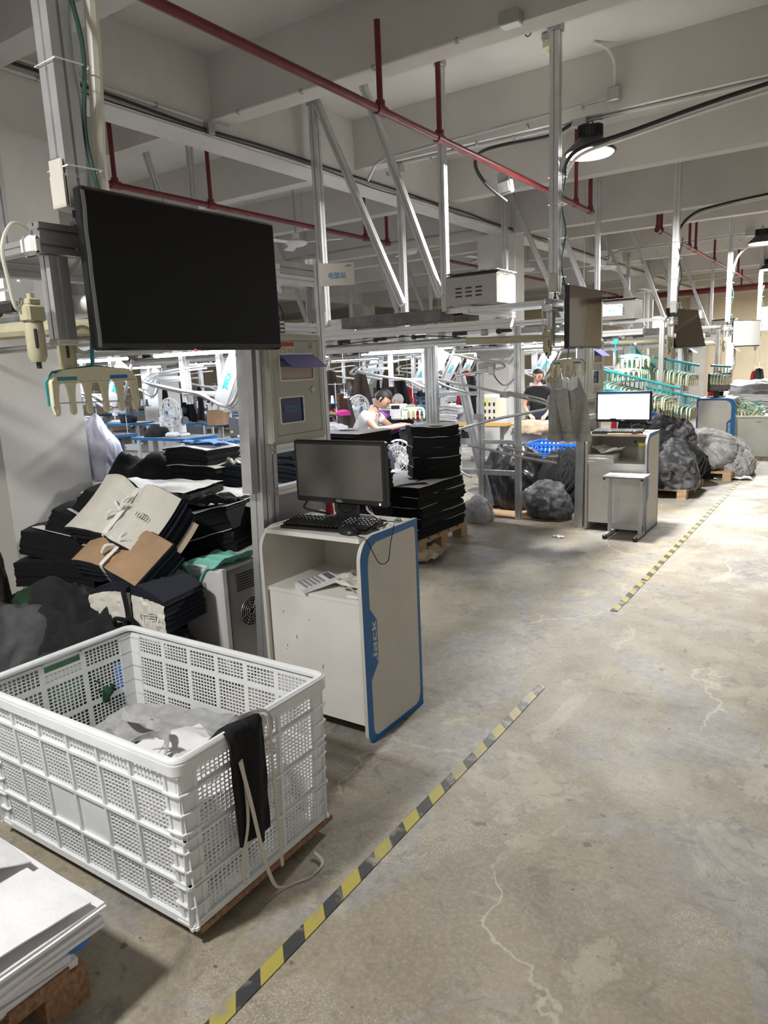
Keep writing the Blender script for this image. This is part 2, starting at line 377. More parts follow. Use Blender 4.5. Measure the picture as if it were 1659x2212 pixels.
# ================================================================== THE HALL
SLAB = 4.13; BX = -4.65
struct(M().box(-20, 5, -2.6, 30, -.12, 0), 'floor', floorm, 0)
struct(M().box(-20, 5, -2.6, 30, SLAB, SLAB+.15), 'ceiling', ceilp, 0)
for k in range(-2, 14):
    y = 2.72+2.0125*k
    if y > 29.5: break
    z = 3.65 if k % 4 else 3.50
    for (a, b) in ((-20, -13.3), (-13, BX-.30), (BX, 5)):
        struct(M().box(a, b, y-.11, y+.07, z, SLAB), 'ceiling_beam', ceilp, 0)
struct(M().box(BX-.30, BX, -2.6, 30, 3.52, SLAB), 'ceiling_beam', wallp, 0)
struct(M().box(-13.3, -13.0, -2.6, 30, 3.52, SLAB), 'ceiling_beam', wallp, 0)
for x1 in (BX, -12.95):
    for k in range(4):
        y = 2.50+8.05*k
        struct(M().box(x1-.5, x1, y, y+.62, 0, 3.52), 'pillar', wallp, 0)
# far wall with windows
wins = [(-3.15, -2.0, 2.25, 3.05), (-6.6, -5.1, 2.55, 3.0), (-9.9, -8.4, 2.2, 3.05), (-13.6, -12.1, 2.2, 3.05), (-17.4, -15.9, 2.2, 3.05)]
m = M(); y0, y1 = 27.4, 27.65; xs = -20
for a, b, c, d in sorted(wins):
    m.box(xs, a, y0, y1, 0, SLAB); m.box(a, b, y0, y1, 0, c); m.box(a, b, y0, y1, d, SLAB); xs = b
m.box(xs, 5, y0, y1, 0, SLAB); struct(m, 'wall_far', creamp, 0)
for i, (a, b, c, d) in enumerate(wins):
    m = M(); m.box(a, b, y0+.12, y0+.14, c, d); o = struct(m, 'window_%d' % (i+1), win_e, 0)
    m = M()
    for q in range(3): xx = a+(b-a)*q/2; m.box(xx-.03, xx+.03, y0+.06, y0+.12, c, d)
    m.box(a, b, y0+.06, y0+.12, c-.02, c+.03).box(a, b, y0+.06, y0+.12, d-.03, d+.02); m.obj('window_frame', whitep, o).matrix_parent_inverse = Matrix()
m = M(); m.box(-20.2, -20, -2.6, 27.65, 0, SLAB); struct(m, 'wall_left', creamp, 0)
# hazard tape along the aisle
for (a, b, seg) in ((-1.5, 3.20, 0), (4.45, 5.15, 0), (5.2, 16.5, 0)):
    m = M(); n = int((b-a)/.25)+1
    m.slab(lambda u, v: (-1.272+.045*v+.004*noise.noise(V((u*(b-a)*2, a, 0)))+ (.0045*(u*(b-a)+a) if False else 0), a+(b-a)*u, .0022), n, 1, .0015)
    o = m.obj('floor_tape', tapem, None, 0)
    tag(o, {-1.5: 'black and yellow hazard tape along the aisle floor, nearest strip beside the white crate', 4.45: 'short worn piece of hazard tape between the two long strips', 5.2: 'long far strip of black and yellow hazard tape leading past the piles of clothing'}[a], 'floor tape')
# ------------------------------------------------------------------ red sprinkler pipes
def sprinkler(x, ya, yb, z, risers, label, r=.028, name='sprinkler_pipe', top=SLAB):
    t = thing(name, label, 'pipe', (x, (ya+yb)/2, z)); off = t.location
    m = M(off); m.tube([(x, ya, z), (x, yb, z)], r, 12); m.obj('pipe', redp, t)
    for (ry, kind) in risers:
        m = M(off)
        if kind == 'short': m.tube([(x, ry, z), (x, ry, 3.86)], .021, 10)
        if kind == 'up': m.tube([(x, ry, z), (x, ry, top)], .021, 10)
        elif kind == 'end': m.tube([(x, ry, z), (x, ry, top)], r*.85, 10)
        m.obj('hanger_pipe', redp, t)
        m = M(off); m.cyl((x, ry-.05, z), (x, ry+.05, z), r*1.28, n=12); m.cyl((x, ry, z-.01), (x, ry, z+.06), r*1.2, n=12); m.obj('pipe_fitting', redp, t)
    return t
sprinkler(-2.88, -2.5, 8.93, 3.31, [(4.45, 'short'), (5.27, 'up'), (8.42, 'up'), (8.93, 'end')], 'long red sprinkler pipe crossing the ceiling above the nearest overhead line')
sprinkler(-5.74, -2.5, 8.9, 3.31, [(4.45, 'short'), (5.6, 'up'), (8.37, 'up'), (8.9, 'end')], 'red sprinkler pipe over the left bay, behind the large black television')
sprinkler(-2.58, 10.95, 21.1, 3.31, [(10.95, 'end'), (11.15, 'up'), (13.1, 'up'), (13.6, 'up'), (15.4, 'up'), (17.1, 'up'), (18.4, 'up')], 'far red sprinkler pipe above the aisle, running towards the cross main')
sprinkler(-6.0, 11.0, 21.1, 3.31, [(11.0, 'end'), (13.4, 'up'), (16.2, 'up'), (19.0, 'up')], 'red sprinkler pipe deep in the left bay beyond the second pillar')
t = thing('sprinkler_main', 'thick red main pipe crossing the far end of the hall from side to side', 'pipe', (-8, 21.2, 3.22))
M(t.location).tube([(-19.5, 21.2, 3.22), (3, 21.2, 3.22)], .075, 14).obj('pipe', redp, t)
for x in (-12, -7, -2.88): M(t.location).cyl((x, 21.2, 3.22), (x, 21.2, SLAB), .02).obj('hanger_pipe', redp, t)
# ------------------------------------------------------------------ ceiling conduits, boxes and cables
def run(name, pts, r, mt, label, cat='conduit', clips=0, boxes=(), smooth=False, n=8):
    P = smooth_path(pts, 6) if smooth else [V(p) for p in pts]
    o = thing(name, label, cat, P[0]); M(P[0]).tube(P, r, n).obj('tubing', mt, o)
    if clips:
        m = M(P[0]); a, b = P[0], P[-1]
        for k in range(clips):
            p = a.lerp(b, (k+.5)/clips); d = (b-a).normalized(); M(P[0]).cyl(p-d*.008, p+d*.008, r*1.7, n=10).obj('clip', galv, o)
        pass
    for (c, s) in boxes: M(P[0]).rbox(c, s, .006).obj('junction_box', galv, o)
    return o
run('conduit', [(BX+.01, 4.59, 3.64), (-2.03, 4.575, 3.64)], .012, cablew, 'white conduit along the edge of the nearest cross beam, ending in a metal box', clips=4, boxes=(((BX+.03, 4.56, 3.57), (.07, .07, .09)), ((-1.98, 4.57, 3.66), (.13, .09, .08))))
run('conduit', [(BX+.02, -2, 3.62), (BX+.02, 4.5, 3.62)], .012, cablew, 'white conduit on the side face of the long beam, nearer part above the television', clips=7)
run('conduit', [(BX+.02, -2, 3.535), (BX+.02, 27, 3.535)], .010, cablew, 'thin conduit along the lower edge of the long beam running to the far end', clips=20)
pts = [(BX+.03+.01*noise.noise(V((k, 0, 0))), -2+k*.8, 3.575+.035*noise.noise(V((k*.7, 3, 0)))) for k in range(36)]
run('cable', pts, .011, cableb, 'black cable strung along the lower side of the long beam', 'cable', smooth=True)
pts = [(BX+.05, 3.2+k*.8, 3.53+.05*noise.noise(V((k*.9, 9, 0)))) for k in range(12)]
run('cable', pts, .006, cableb, 'thin slack black cable under the long beam, between the first and second pillars', 'cable', smooth=True)
run('conduit', [(BX+.2, 6.58, 3.50), (BX+.3, 6.58, 3.64), (-4.2, 6.58, 3.68), (-1.95, 6.585, 3.735)], .014, galv, 'steel conduit on the second cross beam face, ending in a square metal box', clips=5, boxes=(((-1.93, 6.57, 3.75), (.10, .07, .11)),))
run('conduit', [(-4.1, 6.7, 3.635), (4, 6.7, 3.635)], .014, galv, 'lower steel conduit under the second cross beam, passing behind the nearest hanging lamp', clips=10, boxes=(((-2.25, 6.68, 3.63), (.12, .08, .08)),))
run('conduit', [(-1.93, 6.57, 3.80), (-1.93, 6.56, 3.98), (-1.97, 6.5, 4.08), (-2.05, 6.4, 4.12)], .013, cablew, 'bent white conduit rising from the square box to the ceiling slab', smooth=True)
run('conduit', [(BX+.1, 14.7, 3.48), (BX+.5, 14.7, 3.62), (4, 14.7, 3.63)], .017, galv, 'long steel conduit under a cross beam beyond the second pillar', clips=12, boxes=(((-1.9, 14.68, 3.64), (.14, .1, .12)),))
run('conduit', [(-12.9, 10.6, 3.5), (-9, 10.65, 3.63), (BX-.4, 10.65, 3.63)], .014, galv, 'conduit bending onto a cross beam in the left bay', smooth=True)
run('cable', [(-2.33, 6.66, 3.62), (-2.5, 6.6, 3.55), (-2.9, 6.5, 3.53), (-3.12, 6.48, 3.50), (-3.18, 6.5, 3.40), (-3.12, 6.6, 3.25), (-2.98, 6.75, 3.10)], .016, cableb, 'thick black cable looping from the conduit down to the hanging floodlight', 'cable', smooth=True)
run('cable', [(-2.14, 5.93, 3.05), (-2.05, 6.0, 3.22), (-1.7, 6.2, 3.33), (-.8, 6.3, 3.48), (.8, 6.4, 3.62), (3, 6.5, 3.7)], .016, cableb, 'dark cable bundle swinging from the hanging post out over the aisle', 'cable', smooth=True)
run('cable', [(-2.13, 5.95, 3.03), (-2.03, 6.03, 3.19), (-1.7, 6.22, 3.30), (-.8, 6.34, 3.44), (.8, 6.43, 3.57), (3, 6.53, 3.66)], .013, cablew, 'white cable swinging from the hanging post out over the aisle, under the dark bundle', 'cable', smooth=True)
run('cable', [(-2.12, 14.5, 3.0), (-2.0, 14.55, 3.32), (-1.6, 14.6, 3.45), (0, 14.7, 3.55), (3, 14.8, 3.65)], .018, cablew, 'white cable from a farther hanging post out over the aisle', 'cable', smooth=True)
run('cable', [(-2.2, 10.2, 3.0), (-2.05, 10.25, 3.3), (-1.6, 10.3, 3.42), (0, 10.4, 3.52), (3, 10.5, 3.62)], .016, cableb, 'black cable from the middle hanging post out over the aisle', 'cable', smooth=True)
run('cable', [(-2.2, 10.22, 3.0), (-2.05, 10.27, 3.27), (-1.6, 10.32, 3.39), (-.6, 10.34, 3.43), (.2, 10.42, 3.5), (3, 10.52, 3.59)], .012, cablew, 'white cable under the black one from the middle hanging post', 'cable', smooth=True)
# hanging floodlight
p = at(1092, 395, Y=6.75)
t = thing('floodlight', 'small flat grey floodlight hanging from a black cable near the red pipe', 'light', p, radians(-25))
M().rbox((0, 0, 0), (.17, .05, .20), .01, Euler((radians(12), 0, 0)).to_matrix()).obj('housing', galv, t)
m = M(); [m.rbox((-.05+.05*k, .03, .085), (.03, .02, .012), .003) for k in range(3)]; m.obj('vent', dark, t)
M().rbox((0, -.028, -.04), (.15, .006, .09), .002, Euler((radians(12), 0, 0)).to_matrix()).obj('lens', whitep, t)
# ceiling hook
p = at(1135, 45, Z=SLAB)
t = thing('ceiling_hook', 'small steel hook hanging from the ceiling beside the metal conduit box', 'hook', p)
M().tube([(0, 0, 0), (0, 0, -.09)]+[tuple(q) for q in arc((.022, 0, -.09), .022, 180, 360, 8, 0, 2)]+[(.044, 0, -.07)], .005).obj('hook', hookm, t)
# smoke detector
p = at(1190, 72, Z=SLAB)
t = thing('smoke_detector', 'round cream smoke detector on a square base on the ceiling slab', 'smoke detector', p)
M().rbox((0, 0, -.03), (.12, .12, .06), .01).obj('base', galv, t)
M().lathe([(.0, -.15), (.03, -.148), (.045, -.12), (.062, -.11), (.066, -.06), (.03, -.055)], n=24).obj('sensor', beige, t)
# high bay lamps
def highbay():
    t = thing('hanging_lamp', 'nearest lit hanging lamp with ribbed black top above the second station', 'lamp', (-2.17, 6.70, 3.34))
    M().lathe([(.0, .02), (.215, .02), (.222, .03), (.222, .035), (.12, .13), (.10, .15), (.10, .155), (0, .155)], n=40).obj('lamp_shade', dark, t)
    m = M(); m.lathe([(0, .15), (.092, .15), (.092, .24), (.06, .245), (0, .245)], n=24)
    for k in range(24):
        a = 2*pi*k/24; m.bar((.10*cos(a), .10*sin(a), .15), (.10*cos(a), .10*sin(a), .245), .018, .005, upv=(-sin(a), cos(a), 0))
    m.obj('heat_sink', dark, t)
    M().lathe([(0, 0), (.12, .001), (.19, .008), (.208, .024)], n=40).obj('diffuser', lamp_e, t)
    m = M(); m.tube(arc((0, 0, .265), .02, 0, 360, 10, 0, 2), .005); m.cyl((0, 0, .285), (0, 0, .32), .004); m.obj('hook', hookm, t)
    l = bpy.data.lights.new('lamp_light', 'AREA'); l.shape = 'DISK'; l.size = .36; l.energy = 320; l.color = (1, .985, .95)
    o = bpy.data.objects.new('lamp_light', l); o.location = (0, 0, -.012); o.parent = t; C.objects.link(o)
    return t
hb = highbay()
for loc, lb in (((-2.17, -.55, 3.34), 'lit hanging lamp above the white stack, behind the photographer'), ((-1.63, 14.05, 3.34), 'second visible lit hanging lamp farther along the aisle'), ((-1.97, 18.6, 3.34), 'small far lit hanging lamp below and behind the second one'), ((-2.1, 23.5, 3.34), 'farthest lit hanging lamp near the end of the hall')):
    q = dup(hb, loc, 0, lb)
    if loc[1] < 0:
        for ch in q.children:
            if ch.type == 'LIGHT': ch.data = ch.data.copy(); ch.data.energy = 135
# ceiling fans in the left bay
def cfan():
    t = thing('ceiling_fan', 'white ceiling fan hanging above the left bay behind the television', 'ceiling fan', (0, 0, 0))
    M().cyl((0, 0, -.62), (0, 0, 0), .012).obj('rod', galv, t)
    M().lathe([(0, -.80), (.09, -.79), (.14, -.765), (.15, -.74), (.10, -.72), (.055, -.70), (.05, -.63), (0, -.62)]).obj('motor', whitep, t)
    for k in range(3):
        a = radians(20+120*k); d = V((cos(a), sin(a), 0)); s_ = V((-sin(a), cos(a), 0))
        m = M(); m.slab(lambda u, v: d*(.13+.5*u)+s_*((v-.5)*(.10+.04*u))+V((0, 0, -.745+.012*(v-.5))), 4, 2, .004); m.obj('blade', whitep, t)
    return t
cf = cfan()
def cfp(o, px_, py_, D, lb):
    p = at(px_, py_, D=D); o.location = (p.x, p.y, SLAB); sc_ = (SLAB-p.z)/.76; o.scale = (1, 1, sc_) if False else (1, 1, 1); o['label'] = lb
    o.location = (p.x, p.y, p.z+.76)
    mm = M(); mm.cyl((0, 0, -.02), (0, 0, SLAB-o.location.z), .012); mm.obj('rod_extension', galv, o)
cfp(cf, 640, 527, 9.5, 'white ceiling fan right of the black television, above the left bay')
for q in ((884, 545, 12.5, 'white ceiling fan seen between the two diagonal braces'), (1140, 583, 14.5, 'white ceiling fan right of the second pillar'), (1315, 578, 13.5, 'white ceiling fan above the pale sign of the second station'), (1408, 628, 17, 'far white ceiling fan near the third pillar'), (1048, 560, 15, 'white ceiling fan partly hidden behind the second pillar')):
    c = ctree(cf)
    for ch in list(c.children):
        if ch.name.startswith('rod_extension'): bpy.data.objects.remove(ch)
    cfp(c, *q)
# ================================================================== ONE COMPUTER STATION (built at the first station, repeated down the aisle every 4.3 m)
SP = 4.3
# ---- console desk (local: x -.28 .. .28, y 0 .. .45, front at y = 0)
def make_console():
    t = thing('console_desk', '', 'desk'); W, Dp, Hh = .28, .46, .918
    def outline(): return rrect(0, 0, Dp, Hh, [0, .105, .05, 0], 8)           # (y, z) profile: rounded front corners
    prof_ = outline()
    for s, nm in ((1, 'side_panel'), (-1, 'side_panel')):
        m = M(); x0 = s*W
        m.shape([prof_], .018, lambda a, b, h: V((x0-s*.018+(h if s > 0 else -h), a, b))); m.obj(nm, creamb, t, 30)
        m = M()
        inner = [(.052, .78), (.060, .83), (.085, .865), (.12, .882), (.42, .887), (.434, .878), (.44, .86), (.44, .075), (.425, .035), (.40, .022), (.075, .022), (.05, .035), (.042, .06), (.040, .285), (.098, .352), (.100, .545), (.052, .605)]
        m.shape([prof_, inner], .0012, lambda a, b, h: V((x0+s*h, a, b))); bb = m.obj('blue_border', blueb, t, 0)
        m = M()
        if s > 0: jack(m, .030, lambda a, b, h: V((x0+.0018, .092-b*1.05, .362+a*2.35)), .0006)
        else: jack(m, .030, lambda a, b, h: V((x0-.0018, .054+b*1.05, .362+a*2.35)), .0006)
        m.obj('wordmark', creamb, bb, 0)
        m = M(); q = [(.115, .07, .40, .24)]
    M().box(-W+.018, W-.018, .025, Dp, .893, .913).obj('top_board', whiteb, t)
    M().box(-W+.018, W-.018, Dp-.012, Dp, .05, .893).obj('back_panel', creamb, t)
    m = M()
    for xx, zz in ((.06, .80), (.11, .775)): m.cyl((xx, Dp-.0135, zz), (xx, Dp-.012, zz), .011, n=14)
    m.obj('cable_hole', dark, t)
    M().box(-W+.018, W-.018, .022, Dp-.012, .625, .643).obj('shelf', whiteb, t)
    d = M().box(-W+.024, W-.022, .022, .038, .075, .624).obj('door', whiteb, t)
    h = M(); h.tube([(W-.045, .022, .47), (W-.045, -.002, .465), (W-.045, -.002, .385), (W-.045, .022, .38)], .005); h.obj('handle', blackp, d)
    m = M()
    for k in range(9):
        x, z = rnd.uniform(-.2, .2), rnd.uniform(.1, .6); m.box(x, x+.003, .0205, .0225, z, z+rnd.uniform(.003, .02))
    m.obj('scuff_mark', greyp, d)
    M().box(-W+.018, W-.018, .03, .045, .0, .0).obj('x', whiteb, t) if False else None
    return t
con = make_console(); con['label'] = 'nearest white console desk with blue edged side panel and lettering, behind the white crate'
con.location = (-1.96, 2.30, 0)
con2 = dup(con, (-1.875, 6.62, 0), 0, 'white console desk at the second station, carrying the lit monitor')
con3 = dup(con, (-1.64, 12.45, 0), radians(90), 'far white console desk turned sideways, blue edged panel behind the grey clothing heap', scale=(1, 1.22, 1))
M().rbox((.13, -.0005, .15), (.19, .001, .10), .0).obj('taped_note', creamb, con3) if False else None
# ---- monitor, keyboard, mouse
def make_monitor(scr):
    t = thing('monitor', '', 'monitor')
    M().rbox((0, 0, .235), (.505, .035, .285), .006).obj('bezel', blackp, t)
    M().box(-.236, .236, -.0186, -.0165, .118, .360).obj('screen', scr, t)
    M().rbox((0, .03, .235), (.34, .05, .2), .015).obj('back_cover', blackp, t)
    m = M(); m.slab(lambda u, v: V(((u-.5)*(.105+.02*(1-v)), .045-.02*(1-v), .012+v*.12)), 2, 4, .02); m.lathe([(.028, 0), (.03, .004)], (0, .022, .075), (0, -1, 0)); m.obj('stand_neck', blackp, t)
    M().rbox((0, .045, .007), (.24, .18, .014), .005).obj('stand_base', blackp, t)
    m = M(); m.text('DELL', .017, lambda a, b, h: V((a, -.0183-h, .1055+b)), .0005); m.obj('wordmark', inkw, t, 0)
    M().box(.218, .223, -.0186, -.017, .100, .108).obj('power_light', lamp_e if scr is not scr_on else whitep, t)
    return t
mon = make_monitor(dust); mon.location = (-1.945, 2.55, .915); mon['label'] = 'black monitor with a switched off dusty screen on the nearest console desk'
mon2 = make_monitor(scr_on); mon2.location = (-1.875, 6.86, .915); mon2['label'] = 'black monitor with a bright white document on screen at the second station'
m = M(); m.box(-.236, .236, -.0190, -.0187, .350, .360); m.obj('toolbar', inkb, mon2)
m = M(); m.box(-.09, .02, -.0190, -.0187, .325, .327).box(.03, .12, -.0190, -.0187, .326, .328).box(.0, .10, -.0190, -.0187, .135, .137).box(-.12, -.06, -.0190, -.0187, .118, .126).obj('document_text', inkk, mon2)
mon3 = dup(mon, (-1.93, 12.42, .915), radians(62), 'small black monitor with blank screen on the far sideways console desk')
def make_keyboard():
    t = thing('keyboard', '', 'keyboard'); M().slab(lambda u, v: V(((u-.5)*.445, (v-.5)*.155, .012+.016*v)), 1, 1, .012).obj('keyboard_base', blackp, t)
    m = M()
    for r in range(6):
        for c in range(21):
            if c in (15, 19) and r > 3: pass
            x = -.207+c*.0207; y = -.058+r*.0225
            if r == 0 and 3 < c < 9:
                continue
            m.rbox((x, y, .0165+.0235*(y+.0775)/.155*.68+.004), (.0168, .018, .008), .002)
    m.rbox((-.207+6*.0207, -.058, .0225), (.1, .018, .008), .002); o = m.obj('keys', blackp, t); o['kind'] = 'stuff'
    return t
kb = make_keyboard(); kb.location = (-1.94, 2.455, .914); kb.rotation_euler = (0, 0, radians(5)); kb['label'] = 'black keyboard in front of the switched off monitor on the nearest console desk'
kb2 = dup(kb, (-1.885, 6.725, .914), 0, 'black keyboard in front of the lit monitor at the second station')
def make_mouse():
    o = thing('mouse', '', 'mouse')
    m = M(); m.slab(lambda u, v: V(((u-.5)*.112*math.sqrt(max(.02, 1-(2*v-1)**2*.35)), (v-.5)*.062*math.sqrt(max(0.05, 1-(2*u-1)**4*.8)), .004+.032*math.sqrt(max(0, (1-(2*u-1)**2)*(1-(2*v-1)**2)))*(1.1-.35*u))), 12, 10, .004); m.obj('mouse_shell', blackp, o)
    M().cyl((-.03, -.004, .028), (-.03, .004, .028), .007, n=10).obj('scroll_wheel', greyp, o); return o
ms = make_mouse(); ms.location = (-1.795, 2.385, .915); ms.rotation_euler = (0, 0, radians(-12)); ms['label'] = 'black computer mouse at the front edge of the nearest console desk'
ms2 = dup(ms, (-1.70, 6.665, .92), radians(20), 'black computer mouse on orange paper at the second station')
def cable(name, pts, r, mt, label, cat='cable', n=6, sm=8):
    P = smooth_path(pts, sm); o = M(P[0]).tube(P, r, n).obj(name, mt); return tag(o, label, cat)
cable('mouse_cable', [(-1.745, 2.36, .925), (-1.70, 2.33, .923), (-1.66, 2.33, .91), (-1.655, 2.40, .80), (-1.655, 2.47, .79), (-1.66, 2.50, .85), (-1.67, 2.55, .925), (-1.70, 2.60, .93), (-1.78, 2.62, .922), (-1.85, 2.60, .924), (-1.95, 2.68, .922)], .0022, cableb, 'thin black mouse lead drooping over the edge of the nearest console desk')
cable('monitor_cable', [(-1.85, 2.60, 1.03), (-1.84, 2.62, .97), (-1.80, 2.61, .935), (-1.74, 2.60, .93), (-1.71, 2.55, .93), (-1.72, 2.50, .925), (-1.70, 2.47, .922)], .005, cableb, 'thicker black cable lying behind the keyboard on the nearest desk')
cable('monitor_cable', [(-1.82, 2.57, 1.04), (-1.815, 2.56, .99), (-1.80, 2.58, .96), (-1.78, 2.6, .94)], .0045, cablew, 'grey plug lead hanging under the switched off monitor')
cable('console_cable', [(-2.30, 2.62, 1.20), (-2.24, 2.62, 1.15), (-2.18, 2.64, 1.10), (-2.20, 2.66, 1.03), (-2.24, 2.66, .98), (-2.22, 2.62, .95), (-2.1, 2.66, .925)], .006, cableb, 'black cables dropping from the frame behind the left side of the dusty monitor')
t = thing('padlock', 'small steel padlock with tag on the back right of the nearest desk', 'padlock', (-1.72, 2.67, .914))
M().rbox((0, 0, .006), (.045, .02, .012), .003).obj('lock_body', galv, t); M().tube(arc((0, 0, .012), .009, 0, 180, 8, 0, 2), .0025).obj('shackle', galv, t)
t = tag(M((-2.13, 2.69, .914)).lathe([(.018, 0), (.02, .01), (.014, .09), (.009, .12), (0, .125)], (-2.13, 2.69, .914)).obj('small_bottle', redc), 'small red bottle standing behind the dusty monitor', 'bottle')
o = M((-1.82, 2.60, .9145)).slab(lambda u, v: V((-1.91+.18*u, 2.57+.12*v+.03*u, .9155+.006*sin(u*6))), 8, 3, .001).obj('paper_scrap', wpaper); tag(o, 'crumpled white paper behind the keyboard on the nearest desk', 'paper')
o = M((-2.1, 2.55, .9145)).slab(lambda u, v: V((-2.2+.09*u, 2.56+.16*v, .9150+.0015*sin(u*6))), 6, 3, .001).obj('desk_paper', wpaper); tag(o, 'flat paper sheet left of the monitor stand on the nearest desk', 'paper')
# things in the first console's shelf
t = thing('calculator', 'white desk calculator lying in the open shelf of the nearest console', 'calculator', (-2.0, 2.40, .644), radians(60))
M().slab(lambda u, v: V(((u-.5)*.17, (v-.5)*.115, .02+.028*u)), 1, 1, .02).obj('calculator_body', whitep, t)
m = M(); [m.rbox((-.065+.021*a, -.045+.018*b, .0295+.0245*((-.065+.021*a)/.17+.5)-.006), (.015, .013, .006), .002) for a in range(5) for b in range(6)]; o = m.obj('keys', greyt, t); o['kind'] = 'stuff'
M().slab(lambda u, v: V((.045+.03*u, (v-.5)*.09, .0445+.005*u)), 1, 1, .001).obj('display', greyp, t)
def crumple(name, c, sx, sy, mt, label, cat, amp=.02, rz=0, seed=0, fold=0, base=None, t=.0012, droop=0):
    R = Matrix.Rotation(rz, 3, 'Z'); base = c[2]
    def fn(u, v):
        x, y = (u-.5)*sx, (v-.5)*sy; q = V((u*3+seed, v*3, seed*1.7))
        z = .003+amp*abs(noise.noise(q))*1.5+amp*.6*abs(noise.noise(q*2.3))+fold*abs(u-.5)**1.3-droop*((2*u-1)**2+(2*v-1)**2)
        p = R @ V((x+.02*noise.noise(q+V((9, 0, 0))), y+.02*noise.noise(q+V((0, 9, 0))), 0)); return V((c[0]+p.x, c[1]+p.y, base+z))
    o = M(c).slab(fn, 18, 14, t).obj(name, mt, None, 25); return tag(o, label, cat)
crumple('pattern_sheet', (-1.86, 2.50, .645), .30, .16, paper, 'cream paper pattern piece in the open shelf beside the calculator', 'paper pattern', .03, radians(-28), 3)
crumple('pattern_sheet', (-1.80, 2.44, .668), .22, .10, paper, 'second folded cream pattern piece lying on top in the open shelf', 'paper pattern', .015, radians(-5), 8)
crumple('pattern_sheet', (-1.84, 2.62, .645), .20, .12, kraftd, 'small brown card leaning at the back of the open shelf', 'paper pattern', .05, radians(15), 5)
tag(M((-1.76, 2.345, .6437)).rbox((-1.755, 2.35, .651), (.06, .035, .014), .004).obj('eraser', whitep), 'small white block near the front edge of the open shelf', 'eraser')
# things in the second console's shelf
for k in range(5):
    o = M((-2.0, 6.74, .645)).rbox((-2.02+.006*rnd.uniform(-1, 1), 6.74+.01*rnd.uniform(-1, 1), .652+.0145*k), (.24, .19, .013), .002, Euler((0, 0, rnd.uniform(-.08, .08))).to_matrix()).obj('paper_pad', wpaper)
    tag(o, ['lowest', 'second', 'middle', 'fourth', 'topmost'][k]+' white paper pad of the stack in the open shelf of the second console', 'paper pad', 'paper pads in the second console')
crumple('loose_sheet', (-1.98, 6.75, .725), .28, .2, wpaper, 'large creased printed sheet sliding off the pads in the second console', 'paper', .03, radians(-25), 2, .12)
t = thing('jar', 'jar with yellow lid in the open shelf of the second console', 'jar', (-1.68, 6.80, .644))
M().lathe([(0, 0), (.04, 0), (.045, .02), (.045, .13), (.035, .15), (0, .15)]).obj('jar_body', cabp, t); M().lathe([(0, .151), (.038, .151), (.038, .18), (0, .18)]).obj('lid', yellow, t)
crumple('orange_sheet', (-1.80, 6.68, .9145), .30, .14, orange, 'orange paper sheet under the mouse at the second station', 'paper', .004, radians(4), 4)
# small folding table in front of console 2
t = thing('small_table', 'small white height adjustable table in front of the second console desk', 'table', (-1.74, 6.48, 0))
M().rbox((0, .03, .555), (.36, .26, .02), .004).obj('tabletop', greyt, t)
for s in (-1, 1):
    m = M(); m.bar((s*.135, 0, .02), (s*.135, 0, .33), .032, .022); m.obj('leg', steelw, t)
    M().bar((s*.135, 0, .30), (s*.135, 0, .545), .024, .016).obj('inner_leg', steelw, t)
    M().bar((s*.135, -.15, .025), (s*.135, .15, .025), .028, .03).obj('foot', steelw, t)
    for e in (-1, 1): M().rbox((s*.135, e*.155, .02), (.036, .04, .04), .008).obj('foot_cap', blackp, t)
    M().rbox((s*.165, -.09, .54), (.02, .01, .018), .002).obj('bracket', blackp, t)
M().bar((-.135, 0, .09), (.135, 0, .09), .015, .05).obj('crossbar', steelw, t)
tag(M((-1.78, 6.45, .566)).slab(lambda u, v: V((-1.86+.2*u, 6.42+.14*v, .568)), 1, 1, .001).obj('pale_sheet', wpaper), 'pale sheet lying on the small white table', 'paper')
# ---- television
def make_tv(screen, w=.86, h=.485):
    t = thing('television', '', 'television')
    M().rbox((-.02, 0, h/2), (.04, w, h), .008).obj('bezel', blackg, t)
    M().box(.0002, .0016, -w/2+.012, w/2-.012, .022, h-.012).obj('screen', screen, t)
    M().rbox((-.065, 0, h*.45), (.06, w*.6, h*.6), .02).obj('back_cover', blackp, t)
    m = M(); m.rbox((-.10, 0, h*.5), (.03, .22, .22), .004); m.obj('wall_bracket', dark, t)
    return t
tv = make_tv(tvscr); tv.location = (-2.0, 1.85, 1.692); tv['label'] = 'large black television with dark screen hanging at the nearest station'
M().box(.0003, .003, -.04, -.034, -.003, .004).obj('standby_light', mat('red_led', (1, .02, .05), .4, emit=3), tv)
M().slab(lambda u, v: V((.004+.0015*sin(9*u), -.43+.012*v+.004*noise.noise(V((u*6, 0, 3))), .01+.46*u)), 20, 2, .001).obj('film_edge', mat('peeling_film', (.35, .36, .37), .12, alpha=.6), tv)
tv2 = make_tv(wrap, .86, .50); tv2.location = (-2.0, 6.13, 1.685); tv2['label'] = 'television wrapped in shiny brown film at the second station'
tv3 = make_tv(wrap, .95, .53); tv3.location = (-2.0, 10.55, 1.69); tv3.rotation_euler = (0, radians(-14), radians(-12)); tv3['label'] = 'tilted film wrapped television at the third station'
tv4 = make_tv(mat('pale_panel', (.55, .54, .52), .4), .9, .50); tv4.location = (-2.02, 15.9, 1.70); tv4.rotation_euler = (0, 0, radians(-25)); tv4['label'] = 'far pale television seen edge on at the fourth station'
